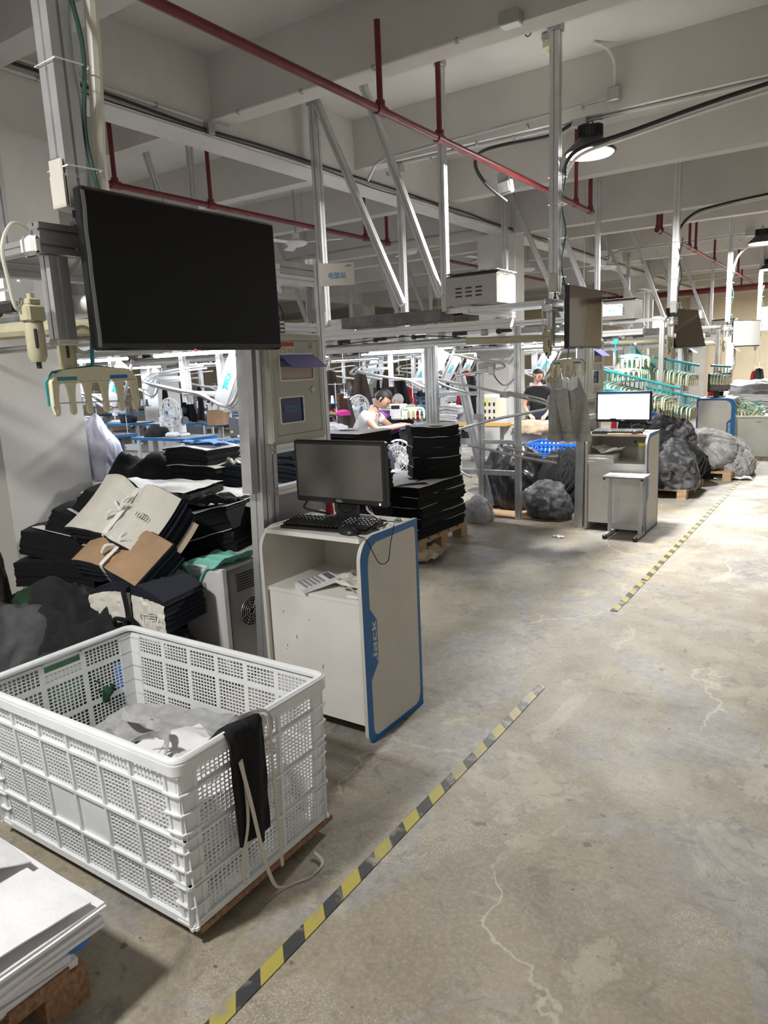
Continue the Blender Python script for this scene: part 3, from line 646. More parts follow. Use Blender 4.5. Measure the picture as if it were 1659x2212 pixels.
# ---- station frame with cabinet
def make_frame():
    t = thing('support_rack', '', 'frame', (-2.33, 2.45, 0)); o = t.location; X = -2.33
    M(o).prof((X, 2.385, 0), (X, 2.475, 2.06), .08, .06, upv=(0, 1, 0)).obj('post', alum, t)
    M(o).prof((X, 2.452, 0), (X, 2.542, 2.06), .05, .06, upv=(0, 1, 0)).obj('post', alumd, t)
    M(o).prof((X, 2.925, 0), (X, 2.925, 2.14), .05, .06, upv=(0, 1, 0)).obj('post', alum, t)
    M(o).prof((X, 2.5, 2.08), (X, 2.9, 2.08), .05, .06).obj('top_channel', alumd, t)
    M(o).prof((X, 2.5, 2.03), (X, 2.9, 2.03), .05, .05).obj('top_rail', alum, t)
    M(o).prof((X, 2.5, 1.81), (X, 2.9, 1.81), .05, .04).obj('rail', alum, t)
    M(o).prof((X, 2.5, 1.245), (X, 2.9, 1.245), .05, .04).obj('rail', alum, t)
    M(o).prof((X, 2.5, 1.045), (X, 2.9, 1.045), .05, .04).obj('rail', alum, t)
    M(o).box(X-.005, X+.005, 2.5, 2.9, .15, 1.02).obj('lower_panel', mat('violet_grey_panel', (.30, .29, .32), .5), t)
    M(o).bar((X, 2.365, 1.06), (X, 2.405, 2.0), .04, .06, upv=(1, 0, 0)).obj('cable_duct', alum, t)
    M(o).box(X-.02, X+.02, 2.885, 2.9, 1.84, 2.0).obj('slotted_strip', alumd, t)
    m = M(o)
    for y in (2.56, 2.64):
        m.tube(smooth_path([(X-.03, y, 2.02), (X-.03, y+.02, 1.95), (X-.03, y-.01, 1.88), (X-.03, y, 1.80)], 4), .016, 7)
    m.obj('wire_bundle', mat('wire_bundle', (.10, .09, .05), .5, var=.5, vscale=60), t)
    m = M(o); m.tube([(X-.06, 2.66, 2.01), (X-.06, 2.74, 1.80)], .004); m.tube(smooth_path([(X-.02, 2.66, 1.93), (X-.02, 2.70, 1.88), (X-.02, 2.69, 1.83), (X-.02, 2.64, 1.81)], 4), .003); m.obj('thin_wire', cableb, t)
    return t
fr = make_frame(); fr['label'] = 'aluminium frame of the nearest station standing behind its console desk'
def make_cabinet():
    t = thing('electric_cabinet', '', 'cabinet', (-2.265, 2.65, 1.27)); o = t.location; X = -2.265; rl = lambda d: (lambda a, b, h: V((X+d+h, a, b)))
    M(o).rbox((X-.05, 2.665, 1.525), (.10, .40, .51), .008).obj('cabinet_body', cabp, t)
    M(o).shape([rrect(2.475, 1.285, 2.855, 1.765, .004), rrect(2.50, 1.31, 2.832, 1.745, .004)], .008, rl(0)).obj('door_frame', cabp, t)
    d = M(o).shape([rrect(2.503, 1.313, 2.829, 1.742, .004), rrect(2.545, 1.562, 2.79, 1.683, .008), rrect(2.53, 1.365, 2.70, 1.485, .008)], .006, rl(.001)).obj('door', cabp, t)
    M(o).shape([rrect(2.542, 1.559, 2.793, 1.686, .009), rrect(2.548, 1.565, 2.787, 1.680, .008)], .004, rl(.006)).obj('window_rim', whiteb, d)
    M(o).shape([rrect(2.527, 1.362, 2.703, 1.488, .009), rrect(2.533, 1.368, 2.697, 1.482, .008)], .004, rl(.006)).obj('window_rim', whiteb, d)
    M(o).box(X+.0008, X+.001, 2.53, 2.70, 1.365, 1.485).obj('tinted_window', glass_d, t)
    M(o).box(X+.0008, X+.001, 2.545, 2.79, 1.562, 1.683).obj('recess', kraftd, t)
    m = M(o); m.box(X+.001, X+.008, 2.55, 2.74, 1.625, 1.66); m.box(X+.0015, X+.003, 2.56, 2.67, 1.415, 1.445); m.obj('breaker_row', greyp, t)
    m = M(o)
    for k in range(9): m.box(X+.008, X+.014, 2.556+k*.02, 2.566+k*.02, 1.632, 1.65)
    for k in range(7): m.box(X+.003, X+.006, 2.566+k*.015, 2.573+k*.015, 1.42, 1.436)
    m.obj('breaker_switches', bluec, t)['kind'] = 'stuff'
    M(o).slab(lambda u, v: V((X+.008+.085*u, 2.545+.245*v, 1.682-.062*u)), 1, 1, .003).obj('open_window_cover', violet, t)
    m = M(o); m.lathe([(.016, 0), (.016, .004), (.010, .006), (0, .006)], (X+.007, 2.775, 1.512), (1, 0, 0)); m.obj('lock', mat('lock_nickel', (.35, .45, .42), .3, metal=.8), d)
    m = M(o); m.tube([V((X+.008, 2.775+.011*cos(a*pi/8), 1.722+.013*sin(a*pi/8))) for a in range(16)], .0008, 4, True); m.box(X+.0075, X+.0085, 2.77, 2.778, 1.714, 1.7155).box(X+.0075, X+.0085, 2.772, 2.776, 1.722, 1.7235); m.obj('maker_mark', inkk, d)
    M(o).box(X+.007, X+.0078, 2.565, 2.655, 1.718, 1.738).obj('red_label', mat('red_label', (.45, .03, .02), .5), d)
    m = M(o); m.box(X+.007, X+.0078, 2.60, 2.655, 1.690, 1.716); m.obj('warning_text_label', creamp, d)
    m = M(o); m.shape([[(2.568, 1.692), (2.592, 1.692), (2.58, 1.714)]], .0008, rl(.007)); m.obj('warning_triangle', yellow, d)
    m = M(o); m.box(X+.0079, X+.0085, 2.5785, 2.5815, 1.698, 1.706); [m.box(X+.0079, X+.0085, 2.606, 2.65, 1.694+.005*k, 1.6955+.005*k) for k in range(4)]; m.obj('label_text', inkk, d)
    return t
cab = make_cabinet(); cab['label'] = 'beige electric cabinet with two violet windows above the nearest console desk'
t = thing('frame_label', 'black plate with white fields on the frame beside the big television', 'label', (-2.295, 2.62, 1.80))
M().rbox((0, 0, 0), (.004, .045, .085), .001).obj('plate', blackp, t); m = M(); [m.box(.002, .0028, -.012, .018, -.03+.018*k, -.019+.018*k) for k in range(4)]; m.obj('white_field', inkw, t)
# station sign
def make_sign(z):
    t = thing('station_sign', '', 'sign', (0, 0, 0), YAW)
    M().rbox((.085, 0, -.052), (.158, .006, .108), .002).obj('plate', creamb, t)
    M().rbox((.0, .004, -.052), (.018, .012, .115), .002).obj('edge_clip', creamb, t)
    m = M(); m.text('电脑站', .030, lambda a, b, h: V((.078+a, -.0035-h, -.060+b*1.15)), .0006); m.obj('characters', inkb, t, 0)
    m = M(); jack(m, .009, lambda a, b, h: V((.125+a*.95, -.0035-h, -.016+b)), .0005, .35); m.shape([[(.112, -.017), (.155, -.017), (.155, -.0155), (.116, -.0155)]], .0005, lambda a, b, h: V((a, -.0035-h, b))); m.obj('wordmark', inkb, t, 0)
    return t
sg = make_sign(0); sg.location = (-2.285, 2.93, 2.115); sg['label'] = 'pale station sign with blue Chinese characters on the nearest frame'
for k, lb, dx in ((1, 'second', .10), (2, 'third', .10), (3, 'fourth', .08)):
    dup(fr, (fr.location.x+dx, fr.location.y+SP*k, 0), 0, 'aluminium frame of the %s station along the aisle' % lb)
    dup(cab, (cab.location.x+dx, cab.location.y+SP*k, cab.location.z), 0, 'beige electric cabinet on the frame of the %s station' % lb)
    dup(sg, (sg.location.x+dx, sg.location.y+SP*k, sg.location.z-.01), None, 'pale sign at the top of the %s station frame' % lb, scale=(1.1, 1, 1) )
# ---- overhead conveyor line, built at the second station (y = 5.8) and repeated
def make_line():
    t = thing('overhead_conveyor', '', 'conveyor', (-2.15, 5.8, 0)); o = t.location; Y = 5.8
    def post(x, w, z0, z1=SLAB, y=Y):
        M(o).prof((x, y, z0), (x, y, z1), w).obj('hanging_post', alum, t)
        m = M(o); m.rbox((x+.0, y, z1-.05), (w*1.35, w*1.35, .10), .006); m.obj('ceiling_bracket', galv, t)
        m = M(o); m.rbox((x, y-w*.62, z0+.07), (w*.9, .008, .14), .004); m.obj('fixing_plate', creamb, t)
    post(-2.15, .075, 2.14); post(-3.15, .06, 2.06); post(-4.15, .06, 2.0, 3.64, Y+.92); post(-4.50, .075, 2.02)
    for x in (-6.2, -8.2, -10.4): post(x, .06, 2.02)
    for (a, b) in (((-4.47, Y, 4.08), (-3.60, Y, 2.16)), ((-3.93, Y, 4.08), (-3.20, Y, 2.20)), ((-8.9, Y, 4.08), (-8.1, Y, 2.1)), ((-6.9, Y, 4.08), (-6.25, Y, 2.1))):
        M(o).prof(a, b, .06, .06, upv=(0, 1, 0)).obj('diagonal_brace', alum, t)
    # main beam and rails
    M(o).prof((-12, Y, 1.925), (-2.52, Y, 1.925), .11, .075, upv=(0, 0, 1)).obj('beam', whitep, t)
    M(o).prof((-12, Y+.02, 2.065), (-2.25, Y+.02, 2.065), .05, .04).obj('upper_profile', alum, t)
    m = M(o)
    m.slab(lambda u, v: V((-4.25+1.08*u, Y-.08+.26*v, 2.09+.012*noise.noise(V((u*30, v*9, 1)))-(.10 if v < .02 else 0))), 50, 4, .01); m.box(-4.25, -3.17, Y-.078, Y+.17, 1.985, 2.085); m.obj('dust_cover', mat('dusty_cover', (.17, .165, .165), .8, var=.25, vscale=9), t)
    m = M(o); m.box(-9, -4.35, Y+.3, Y+.62, 2.03, 2.10); m.box(-9, -4.35, Y+.28, Y+.30, 1.96, 2.10); m.obj('lamp_trough', whitep, t)
    m = M(o); m.tube([(-12, Y, 1.81), (-2.95, Y, 1.81)], .028, 12); m.obj('tube_rail', alum, t)
    m = M(o); m.tube([(-2.95, Y, 1.80)]+[tuple(q) for q in arc((-2.62, Y+.32, 1.79), .33, 270, 360, 8)]+[(-2.29, Y+.6, 1.79)], .03, 10); m.obj('curved_guide', oliv, t)
    b_ = M(o).rbox((-11.6, Y, 1.862), (.05, .06, .05), .006).obj('rail_bracket', alumd, t)
    m = M(o); m.cyl((-11.45, Y-.05, 1.862), (-11.45, Y-.02, 1.862), .022, n=12); m.rbox((-11.38, Y-.03, 1.865), (.09, .03, .03), .004); s2_ = m.obj('solenoid', dark, t)
    for k in range(1, 22):
        for q in (b_, s2_): q2 = q.copy(); C.objects.link(q2); q2.parent = t; q2.location.x = k*.42
    m = M(o); m.tube(smooth_path([(-12+.5*k, Y-.04, 1.855+.02*((k*7) % 3-1)) for k in range(19)], 4), .005, 5); m.obj('air_hose', cableb, t)
    # return line behind
    M(o).prof((-12, Y+1.0, 1.97), (-2.20, Y+1.0, 1.97), .06, .05, upv=(0, 0, 1)).obj('beam', alum, t)
    M(o).prof((-2.95, Y-.02, 2.055), (-2.95, Y+1.0, 2.055), .05).obj('cross_profile', alum, t)
    M(o).prof((-2.2, Y-.02, 2.04), (-2.2, Y+1.0, 2.04), .05).obj('cross_profile', alum, t)
    M(o).slab(lambda u, v: V((-2.95+.75*u, Y+.12+.8*v, 2.095)), 1, 1, .01).obj('cover_plate', alum, t)
    m = M(o); m.tube([(-12, Y+.9, 1.80), (-2.75, Y+.9, 1.80)], .02, 10); m.obj('tube_rail', alum, t)
    # drive box
    d = M(o); d.box(-3.10, -2.62, Y-.09, Y+.30, 2.10, 2.33)
    d.slab(lambda u, v: V((-3.10+.48*u, Y-.09+.39*v, 2.33+.035*math.sqrt(max(0, 1-(2*v-1)**2)))), 2, 8, .03); d = d.obj('drive_box', boxm, t)
    m = M(o)
    for a in range(3):
        for b in range(3): m.rbox((-2.975+a*.095, Y-.0905, 2.17+.033*b), (.062, .004, .012), .003)
    m.obj('vent_slot', dark, d)
    M(o).slab(lambda u, v: V((-3.11+.50*u, Y-.10+.41*v, 2.368+.008*noise.noise(V((u*9, v*9, 4))))), 14, 10, .006).obj('cloth_cover', lgreyc, d)
    # head end with channel, end cap, drop profile
    M(o).prof((-2.15, Y-.15, 2.035), (-2.15, Y+.12, 2.035), .06, .09, upv=(0, 0, 1)).obj('head_channel', alumd, t)
    M(o).rbox((-2.15, Y-.165, 2.01), (.075, .035, .06), .012).obj('end_cap', whitep, t)
    m = M(o); m.shape([rrect(-.035, -.05, .035, .05, .006), rrect(-.028, -.043, .028, .043, .004)], .07, lambda a, b, h: V((-2.15+h-.035, Y-.015+a, 2.185+b))); m.obj('clamp', creamb, t)
    m = M(o); m.cyl((-2.15, Y, 2.08), (-2.15, Y, 2.15), .008); m.cyl((-2.15, Y, 2.09), (-2.15, Y, 2.10), .018, n=6); m.obj('adjusting_bolt', dark, t)
    M(o).prof((-2.15, Y-.095, 1.985), (-2.15, Y-.095, 1.735), .05, .065, upv=(0, 1, 0)).obj('drop_profile', alum, t)
    M(o).rbox((-2.15, Y-.095, 1.725), (.052, .075, .02), .004).obj('end_cap', creamb, t)
    # air filters
    for (x, y, z) in ((-2.15, Y-.19, 1.81), (-2.18, Y-.07, 1.78)):
        m = M(o); m.rbox((x, y, z), (.055, .06, .055), .008); m.rbox((x, y, z+.035), (.045, .04, .02), .004); m.cyl((x, y, z+.04), (x, y, z+.06), .010)
        fb = m.obj('filter_head', oliv, t)
        m = M(o); m.lathe([(.027, 0), (.028, -.02), (.028, -.10), (.020, -.118), (0, -.118)], (x, y, z-.027)); m.obj('filter_bowl', oliv, fb)
        m = M(o); m.rbox((x+.022, y-.012, z-.075), (.012, .010, .06), .003); m.cyl((x, y, z-.165), (x, y, z-.144), .008); m.obj('sight_glass', dark, fb)
    m = M(o); m.tube(smooth_path([(-2.16, Y-.16, 2.06), (-2.16, Y-.21, 2.07), (-2.16, Y-.25, 2.0), (-2.16, Y-.245, 1.90), (-2.16, Y-.235, 1.83), (-2.16, Y-.215, 1.82)], 6), .006, 8)
    m.tube(smooth_path([(-2.14, Y-.04, 2.07), (-2.13, Y-.02, 1.99), (-2.15, Y-.06, 1.93), (-2.2, Y-.09, 1.90)], 6), .006, 8)
    m.tube([(-2.19, Y-.0, 1.74)]+[tuple(q) for q in arc((-2.17, Y-.01, 1.735), .042, 0, 350, 16, 1, 2)], .006, 8); m.obj('air_tube', clear, t)
    m = M(o); m.cyl((-2.2, Y-.045, 1.845), (-2.12, Y+.0, 1.845), .03, n=18); g = m.obj('pressure_gauge', whitep, t); M(o).cyl((-2.12, Y+.0, 1.845), (-2.116, Y+.002, 1.845), .025, n=18).obj('gauge_dial', teal, g)
    # cables tied down the hanging post
    m = M(o); P = [(-2.135+.012*sin(k*.9), Y+.055+.008*cos(k*1.3), 2.12+k*(.93/12)) for k in range(13)]
    m.tube(smooth_path(P, 4), .009, 6); m.obj('white_cable', cablew, t)
    m = M(o); P = [(-2.10+.018*sin(k*1.1+1), Y+.05, 2.10+k*(.95/12)) for k in range(13)]; m.tube(smooth_path(P, 4), .007, 6); m.obj('dark_cable', mat('green_cable', (.01, .06, .045), .5), t)
    m = M(o)
    for z in (2.25, 2.55, 2.80, 3.0): M(o).tube([(-2.15-.046, Y-.046, z), (-2.15+.06, Y-.046, z+.003), (-2.15+.07, Y+.07, z+.005), (-2.15-.046, Y+.07, z)], .0025, 5, True).obj('cable_tie', whitep, t)
    # front frame legs carrying the sloping rails (only some stations)
    return t
ln = make_line(); ln['label'] = 'overhead aluminium conveyor line of the second station with drive box and hanging posts'
lines = {1: ln}
for k, lb in ((-1, 'nearest overhead conveyor line, its post beside the large black television'), (1, 'overhead aluminium conveyor line of the third station'), (2, 'overhead aluminium conveyor line of the fourth station'), (3, 'farthest overhead aluminium conveyor line near the end of the hall')):
    r = dup(ln, (-2.15, 5.8+4.3*(k if k > 0 else -1), 0), 0, lb)
    if k == -1:
        for ch in list(r.children):
            if ch.name.startswith('drive_box') or ch.name.startswith('dust_cover') or ch.name.startswith('lamp_trough'):
                for g in list(ch.children): bpy.data.objects.remove(g)
                bpy.data.objects.remove(ch)
# plastic sleeve over the tied cables at the first post
cable('cable_sleeve', [(-2.13, 1.60, 2.12), (-2.13, 1.60, 2.3), (-2.12, 1.61, 2.5), (-2.11, 1.62, 2.8), (-2.11, 1.62, 3.2), (-2.12, 1.61, 4.1)], .022, clear, 'translucent plastic sleeve over cables running up the nearest hanging post', 'cable', 8)
# ---- hanger (clip head with six prongs)
def make_hanger():
    t = thing('clip_hanger', '', 'hanger'); W = .165
    P = [(-W, .03)]+[(-W+.002, .105), (-W+.015, .125), (-W+.045, .140), (0, .148), (W-.045, .140), (W-.015, .125), (W-.002, .105), (W, .03)]
    c = [-.150, -.092, -.032, .032, .092, .150]; hw = [.013]*6; out = []
    for i in range(5, -1, -1):
        cx = c[i]; r = cx+.013 if i < 5 else W; l = cx-.013 if i > 0 else -W
        if i < 5: out.append((cx+.014, .088)); out.append((cx+.008, .045)); out.append((cx+.010, .02))
        else: out.append((W-.002, .02))
        out.append((cx+.008, .002)); out.append((cx, -.003)); out.append((cx-.008, .002))
        if i > 0:
            out.append((cx-.010, .02)); out.append((cx-.008, .045)); out.append((cx-.014, .088))
            x0 = c[i-1]+.014; x1 = cx-.014; out += [((x0+x1)/2+(x1-x0)/2*cos(a), .088+.018*sin(a)) for a in (pi*.25, pi*.5, pi*.75)]
        else: out.append((-W+.002, .02))
    loop = P+out
    M().shape([loop], .012, lambda a, b, h: V((a, h-.006, b))).obj('clip_body', beige, t, 20)
    m = M(); m.tube([(p[0]*.985, -.008, p[1]) for p in P], .0022, 6)
    for i in range(6): m.tube([(c[i]-.009, -.006, .085), (c[i]-.005, -.006, .04), (c[i], -.006, .006), (c[i]+.005, -.006, .04), (c[i]+.009, -.006, .085)], .0013, 5)
    m.tube([(-.155, -.007, .100), (.155, -.007, .100)], .002, 5); m.obj('rib', beige, t)
    m = M(); m.bar((-.15, .0, .038), (.15, .0, .030), .010, .004, upv=(0, 0, 1)); m.obj('clamp_bar', galv, t)
    M().box(.055, .125, -.0068, -.0062, .108, .120).obj('blue_label', inkb, t); M().box(-.14, -.07, -.0068, -.0062, .108, .120).obj('label', teal, t)
    m = M(); m.tube([(-W-.004, .010, .03), (-W-.004, .010, .105), (-W+.02, .010, .135), (0, .010, .152), (W-.02, .010, .135), (W+.004, .010, .105), (W+.004, .010, .03)], .0045, 6); m.obj('back_clip', teal, t)
    M().tube([(0, .004, .14), (.004, .004, .19), (.012, .004, .25)], .007, 8).obj('hanging_stem', teal, t)
    return t
hg = make_hanger(); hg.location = (-2.15, 1.50, 1.497); hg.rotation_euler = (0, 0, radians(90)); hg['label'] = 'empty cream clip hanger with six prongs below the large black television'
hg2 = dup(hg, (-2.12, 6.02, 1.46), radians(10), 'cream clip hanger holding a grey sweatshirt at the second station', scale=(.85, 1, 1))
M().tube([(.012, .004, .25), (.01, .0, .345)], .005).obj('hanging_wire', teal, hg2)

for ch_ in list(con.children):
    if ch_.name.startswith('door'):
        for g_ in list(ch_.children):
            if g_.name.startswith('handle'): bpy.data.objects.remove(g_)
# ================================================================== NEAR THINGS
# ---- white mesh crate on a board
def panel_wall(t, name, fn, L, Hh, ncol, rows, solid, holes, th=.004, handle=None):
    # fn(u, v, h): along, up, outward
    m = M()
    def bx(u0, u1, v0, v1, h0, h1):
        P = [fn(u, v, h) for h in (h0, h1) for v in (v0, v1) for u in (u0, u1)]
        m.add(P, [(0, 2, 3, 1), (4, 5, 7, 6), (0, 1, 5, 4), (2, 6, 7, 3), (0, 4, 6, 2), (1, 3, 7, 5)])
    mg = .055; cw = (L-2*mg)/ncol; bx(0, mg, 0, Hh, -th, 0); bx(L-mg, L, 0, Hh, -th, 0)
    v = 0
    for r, rh in enumerate(rows):
        for c in range(ncol):
            u0 = mg+c*cw; u1 = u0+cw; v0, v1 = v, v+rh; e = .011
            if (r, c) in solid: bx(u0, u1, v0, v1, -th, 0); continue
            if handle and (r, c) in handle:
                hr = rh*.42; bx(u0, u1, v1-.006, v1, -th, 0)
                v1 = v1-hr
            bx(u0, u0+e, v0, v0+rh, -th, 0); bx(u1-e, u1, v0, v0+rh, -th, 0); bx(u0+e, u1-e, v0, v0+e, -th, 0); bx(u0+e, u1-e, v1-e, v1, -th, 0)
            nh = holes; nv = max(3, round(rh/(cw-2*e)*nh)); nv = min(nv, 10); iu = (u1-u0-2*e)/nh; iv = (v1-v0-2*e)/nv; b = .0042
            for k in range(1, nh): bx(u0+e+k*iu-b/2, u0+e+k*iu+b/2, v0+e, v1-e, -th, -.0002)
            for k in range(1, nv): bx(u0+e, u1-e, v0+e+k*iv-b/2, v0+e+k*iv+b/2, -th+.0003, -.0006)
        v += rh
    w_ = m.obj(name, cratep, t, 0)
    m = M(); v = 0
    for r, rh in enumerate(rows):
        bx2 = (v-.0045, v+.0045)
        P = None
        for (u0, u1) in ((0.0, L),):
            Q = [fn(u, vv, h) for h in (0, .010) for vv in bx2 for u in (u0, u1)]; m.add(Q, [(0, 2, 3, 1), (4, 5, 7, 6), (0, 1, 5, 4), (2, 6, 7, 3), (0, 4, 6, 2), (1, 3, 7, 5)])
        v += rh
    for c in range(ncol+1):
        u = mg+c*cw; Q = [fn(uu, vv, h) for h in (0, .008) for vv in (0, Hh) for uu in (u-.0055, u+.0055)]; m.add(Q, [(0, 2, 3, 1), (4, 5, 7, 6), (0, 1, 5, 4), (2, 6, 7, 3), (0, 4, 6, 2), (1, 3, 7, 5)])
    m.obj('rib', cratep, w_, 0)
cx0, cx1, cy0, cy1, cz0, cz1 = -2.50, -1.475, 1.135, 1.765, .055, .585
t = thing('mesh_crate', 'large white plastic mesh crate with black cloth over its rim in the foreground', 'crate', (-1.99, 1.45, 0)); o_ = V(t.location)
Hc = cz1-cz0; tp = .018
def wf(side):
    def fn(u, v, h):
        k = tp*(1-v/Hc)
        if side == 'front': p = (cx0+u, cy0+k-h, cz0+v)
        elif side == 'back': p = (cx0+u, cy1-k+h, cz0+v)
        elif side == 'right': p = (cx1-k+h, cy0+u, cz0+v)
        else: p = (cx0+k-h, cy0+u, cz0+v)
        return V(p)-o_
    return fn
rw = [.135, .145, .145, .085]
panel_wall(t, 'side_wall', wf('front'), cx1-cx0, Hc-.02, 6, rw, {(1, 2), (1, 3)}, 8)
panel_wall(t, 'side_wall', wf('back'), cx1-cx0, Hc-.02, 6, rw, {(1, 2), (1, 3)}, 8)
panel_wall(t, 'end_wall', wf('right'), cy1-cy0, Hc-.02, 3, rw, set(), 9)
panel_wall(t, 'end_wall', wf('left'), cy1-cy0, Hc-.02, 3, rw, set(), 9, handle={(3, 1)})
m = M(o_); e = .03
m.shape([rrect(cx0-.016, cy0-.016, cx1+.016, cy1+.016, .035), rrect(cx0+.010, cy0+.010, cx1-.010, cy1-.010, .02)], .010, lambda a, b, h: V((a, b, cz1-.010+h)))
m.tube([(p[0], p[1], cz1-.002) for p in rrect(cx0-.004, cy0-.004, cx1+.004, cy1+.004, .03)], .011, 8, True)
m.shape([rrect(cx0-.018, cy0-.018, cx1+.018, cy1+.018, .035), rrect(cx0-.012, cy0-.012, cx1+.012, cy1+.012, .03)], .030, lambda a, b, h: V((a, b, cz1-.038+h)))
m.obj('rim', cratep, t)
for (x, y, sx, sy) in ((cx1, cy0, 1, -1), (cx0, cy0, -1, -1), (cx1, cy1, 1, 1), (cx0, cy1, -1, 1)):
    m = M(o_); L = .058
    def cor(z, out):
        k = tp*(1-(z-cz0)/Hc); X = x-sx*k; Y = y-sy*k; q = [(X-sx*L, Y+sy*out), (X-sx*.012, Y+sy*out), (X+sx*(out-.006), Y+sy*(out-.006)), (X+sx*out, Y-sy*.012), (X+sx*out, Y-sy*L), (X-sx*.006, Y-sy*L), (X-sx*.006, Y-sy*.006), (X-sx*L, Y-sy*.006)]
        return [(a, b, z) for a, b in q]
    def ring(z0, z1, out):
        A, B = cor(z0, out), cor(z1, out); n = 8; m.add(A+B, [(i, (i+1) % n, n+(i+1) % n, n+i) for i in range(n)]+[tuple(range(n)), tuple(range(2*n-1, n-1, -1))])
    ring(cz0, cz1-.03, .003)
    for k in range(9): z = cz0+.004+k*(Hc-.05)/8; ring(z, z+.005, .015)
    m.obj('corner_post', cratep, t, 0)
M(o_).box(cx0+tp, cx1-tp, cy0+tp, cy1-tp, cz0, cz0+.008).obj('base', cratep, t)
m = M(o_); m.shape([rrect(cx0+tp-.012, cy0+tp-.012, cx1-tp+.012, cy1-tp+.012, .02), rrect(cx0+tp+.02, cy0+tp+.02, cx1-tp-.02, cy1-tp-.02, .02)], .022, lambda a, b, h: V((a, b, cz0-.004+h))); m.obj('base_rim', cratep, t)
t = thing('dolly_board', 'thin reddish wooden dolly board under the white mesh crate', 'board', (-1.99, 1.45, 0))
M(t.location).box(-2.42, -1.475, 1.16, 1.775, .032, .050).obj('board', wood, t)
for x in (-2.35, -1.60):
    for y in (1.25, 1.68):
        m = M(t.location); m.cyl((x-.012, y, .017), (x+.012, y, .017), .017, n=14); m.obj('wheel', blackp, t)
# contents
crumple('garment_piece', (-2.0, 1.46, .30), .72, .42, lgreyc, 'light grey garment pieces lying inside the white crate', 'fabric', .03, radians(8), 2, t=.004)
crumple('garment_piece', (-1.78, 1.38, .345), .48, .34, whitec, 'white garment piece on the crate contents near the right end', 'fabric', .035, radians(-18), 7, t=.003)
crumple('garment_piece', (-2.05, 1.56, .335), .42, .26, lgreyc, 'pale grey folded piece inside the crate near its back wall', 'fabric', .03, radians(20), 11, t=.003)
for k in range(3):
    b = M((-2, 1.45, .06)).rbox((-1.99, 1.45, .115+.07*k), (.86-.03*k, .50, .066), .02).obj('folded_pile', whitec); tag(b, ['lowest', 'middle', 'upper'][k]+' folded white bundle inside the crate', 'fabric')
def ribbon(name, pts, wd, mt, label, cat, n=6, upv=(0, 0, 1), th=.0025, parent=None):
    P = smooth_path(pts, n); m = M(P[0])
    side = V(upv).normalized()
    def fn(u, v):
        i = min(int(round(u*(len(P)-1))), len(P)-1); return P[i]+side*(v-.5)*wd
    m.slab(fn, len(P)-1, 1, th); o = m.obj(name, mt, parent, 60)
    return tag(o, label, cat) if not parent else o
ribbon('waistband_strip', [(-2.22, 1.50, .40), (-2.12, 1.44, .42), (-2.03, 1.47, .41), (-1.97, 1.42, .44), (-1.90, 1.44, .41), (-1.86, 1.36, .385)], .028, lgreyc, 'long looped grey waistband strip on top of the crate contents', 'strip', upv=(.2, .6, .7))
ribbon('waistband_strip', [(-1.98, 1.30, .39), (-1.93, 1.36, .43), (-1.86, 1.40, .43), (-1.80, 1.34, .40), (-1.78, 1.28, .39)], .028, lgreyc, 'short grey waistband loop near the front wall inside the crate', 'strip', upv=(.5, .2, .8))
ribbon('waistband_strip', [(-1.72, 1.30, .40), (-1.70, 1.36, .43), (-1.66, 1.38, .43), (-1.63, 1.33, .41)], .026, lgreyc, 'small grey loop of fabric beside the right crate wall', 'strip', upv=(.5, .2, .8))
# black sleeve over the right rim
def drape(u, v):
    # v across (y), u along the drop
    y = 1.30+.125*v+.02*sin(u*3)*(v-.3)+.012*u; s_ = u*.52
    if s_ < .12: x = cx1-.12+s_+.012; z = cz1+.006+.03*sin(pi*(s_/.12))*0+.006*s_/.12-.10*(1-s_/.12)**2
    elif s_ < .17: a = (s_-.12)/.05*pi/2; x = cx1+.012+.018*sin(a); z = cz1+.012-.03*(1-cos(a))
    else: x = cx1+.030+.006*sin(v*9+u*3); z = cz1-.018-(s_-.17)*(.98+.12*(v > .5)-.1*(v > .8))
    return V((x+.004*noise.noise(V((u*7, v*7, 0))), y, z+.01*noise.noise(V((v*5, u*3, 2)))))
tag(M((-1.46, 1.36, .58)).slab(drape, 30, 16, .008).obj('black_sleeve', blk, None, 40), 'black knitted sleeve draped over the right rim of the white crate', 'cloth')
ribbon('elastic_strip', [(cx1+.02, 1.44, .60), (cx1+.036, 1.455, .585), (cx1+.040, 1.46, .54), (cx1+.036, 1.462, .45), (cx1+.034, 1.466, .30), (cx1+.034, 1.47, .12), (cx1+.036, 1.47, .06)], .012, mat('cream_elastic', (.60, .56, .47), .8), 'straight cream elastic strip hanging down the end of the crate', 'strip', upv=(0, 1, 0))
ribbon('elastic_strip', [(cx1+.036, 1.335, .50), (cx1+.035, 1.345, .40), (cx1+.034, 1.34, .28), (cx1+.036, 1.30, .17), (cx1+.04, 1.305, .11)], .011, MATS['cream_elastic'], 'short cream elastic strip with knotted end on the end of the crate', 'strip', upv=(0, 1, 0))
ribbon('elastic_strip', [(cx1+.042, 1.325, .50), (cx1+.044, 1.35, .36), (cx1+.045, 1.375, .20), (cx1+.047, 1.40, .08), (cx1+.05, 1.43, .015), (cx1+.07, 1.48, .006), (cx1+.10, 1.54, .006), (cx1+.09, 1.60, .006), (cx1+.04, 1.62, .012)], .012, MATS['cream_elastic'], 'long cream elastic strip trailing onto the floor beside the crate', 'strip', upv=(.3, 1, 0))
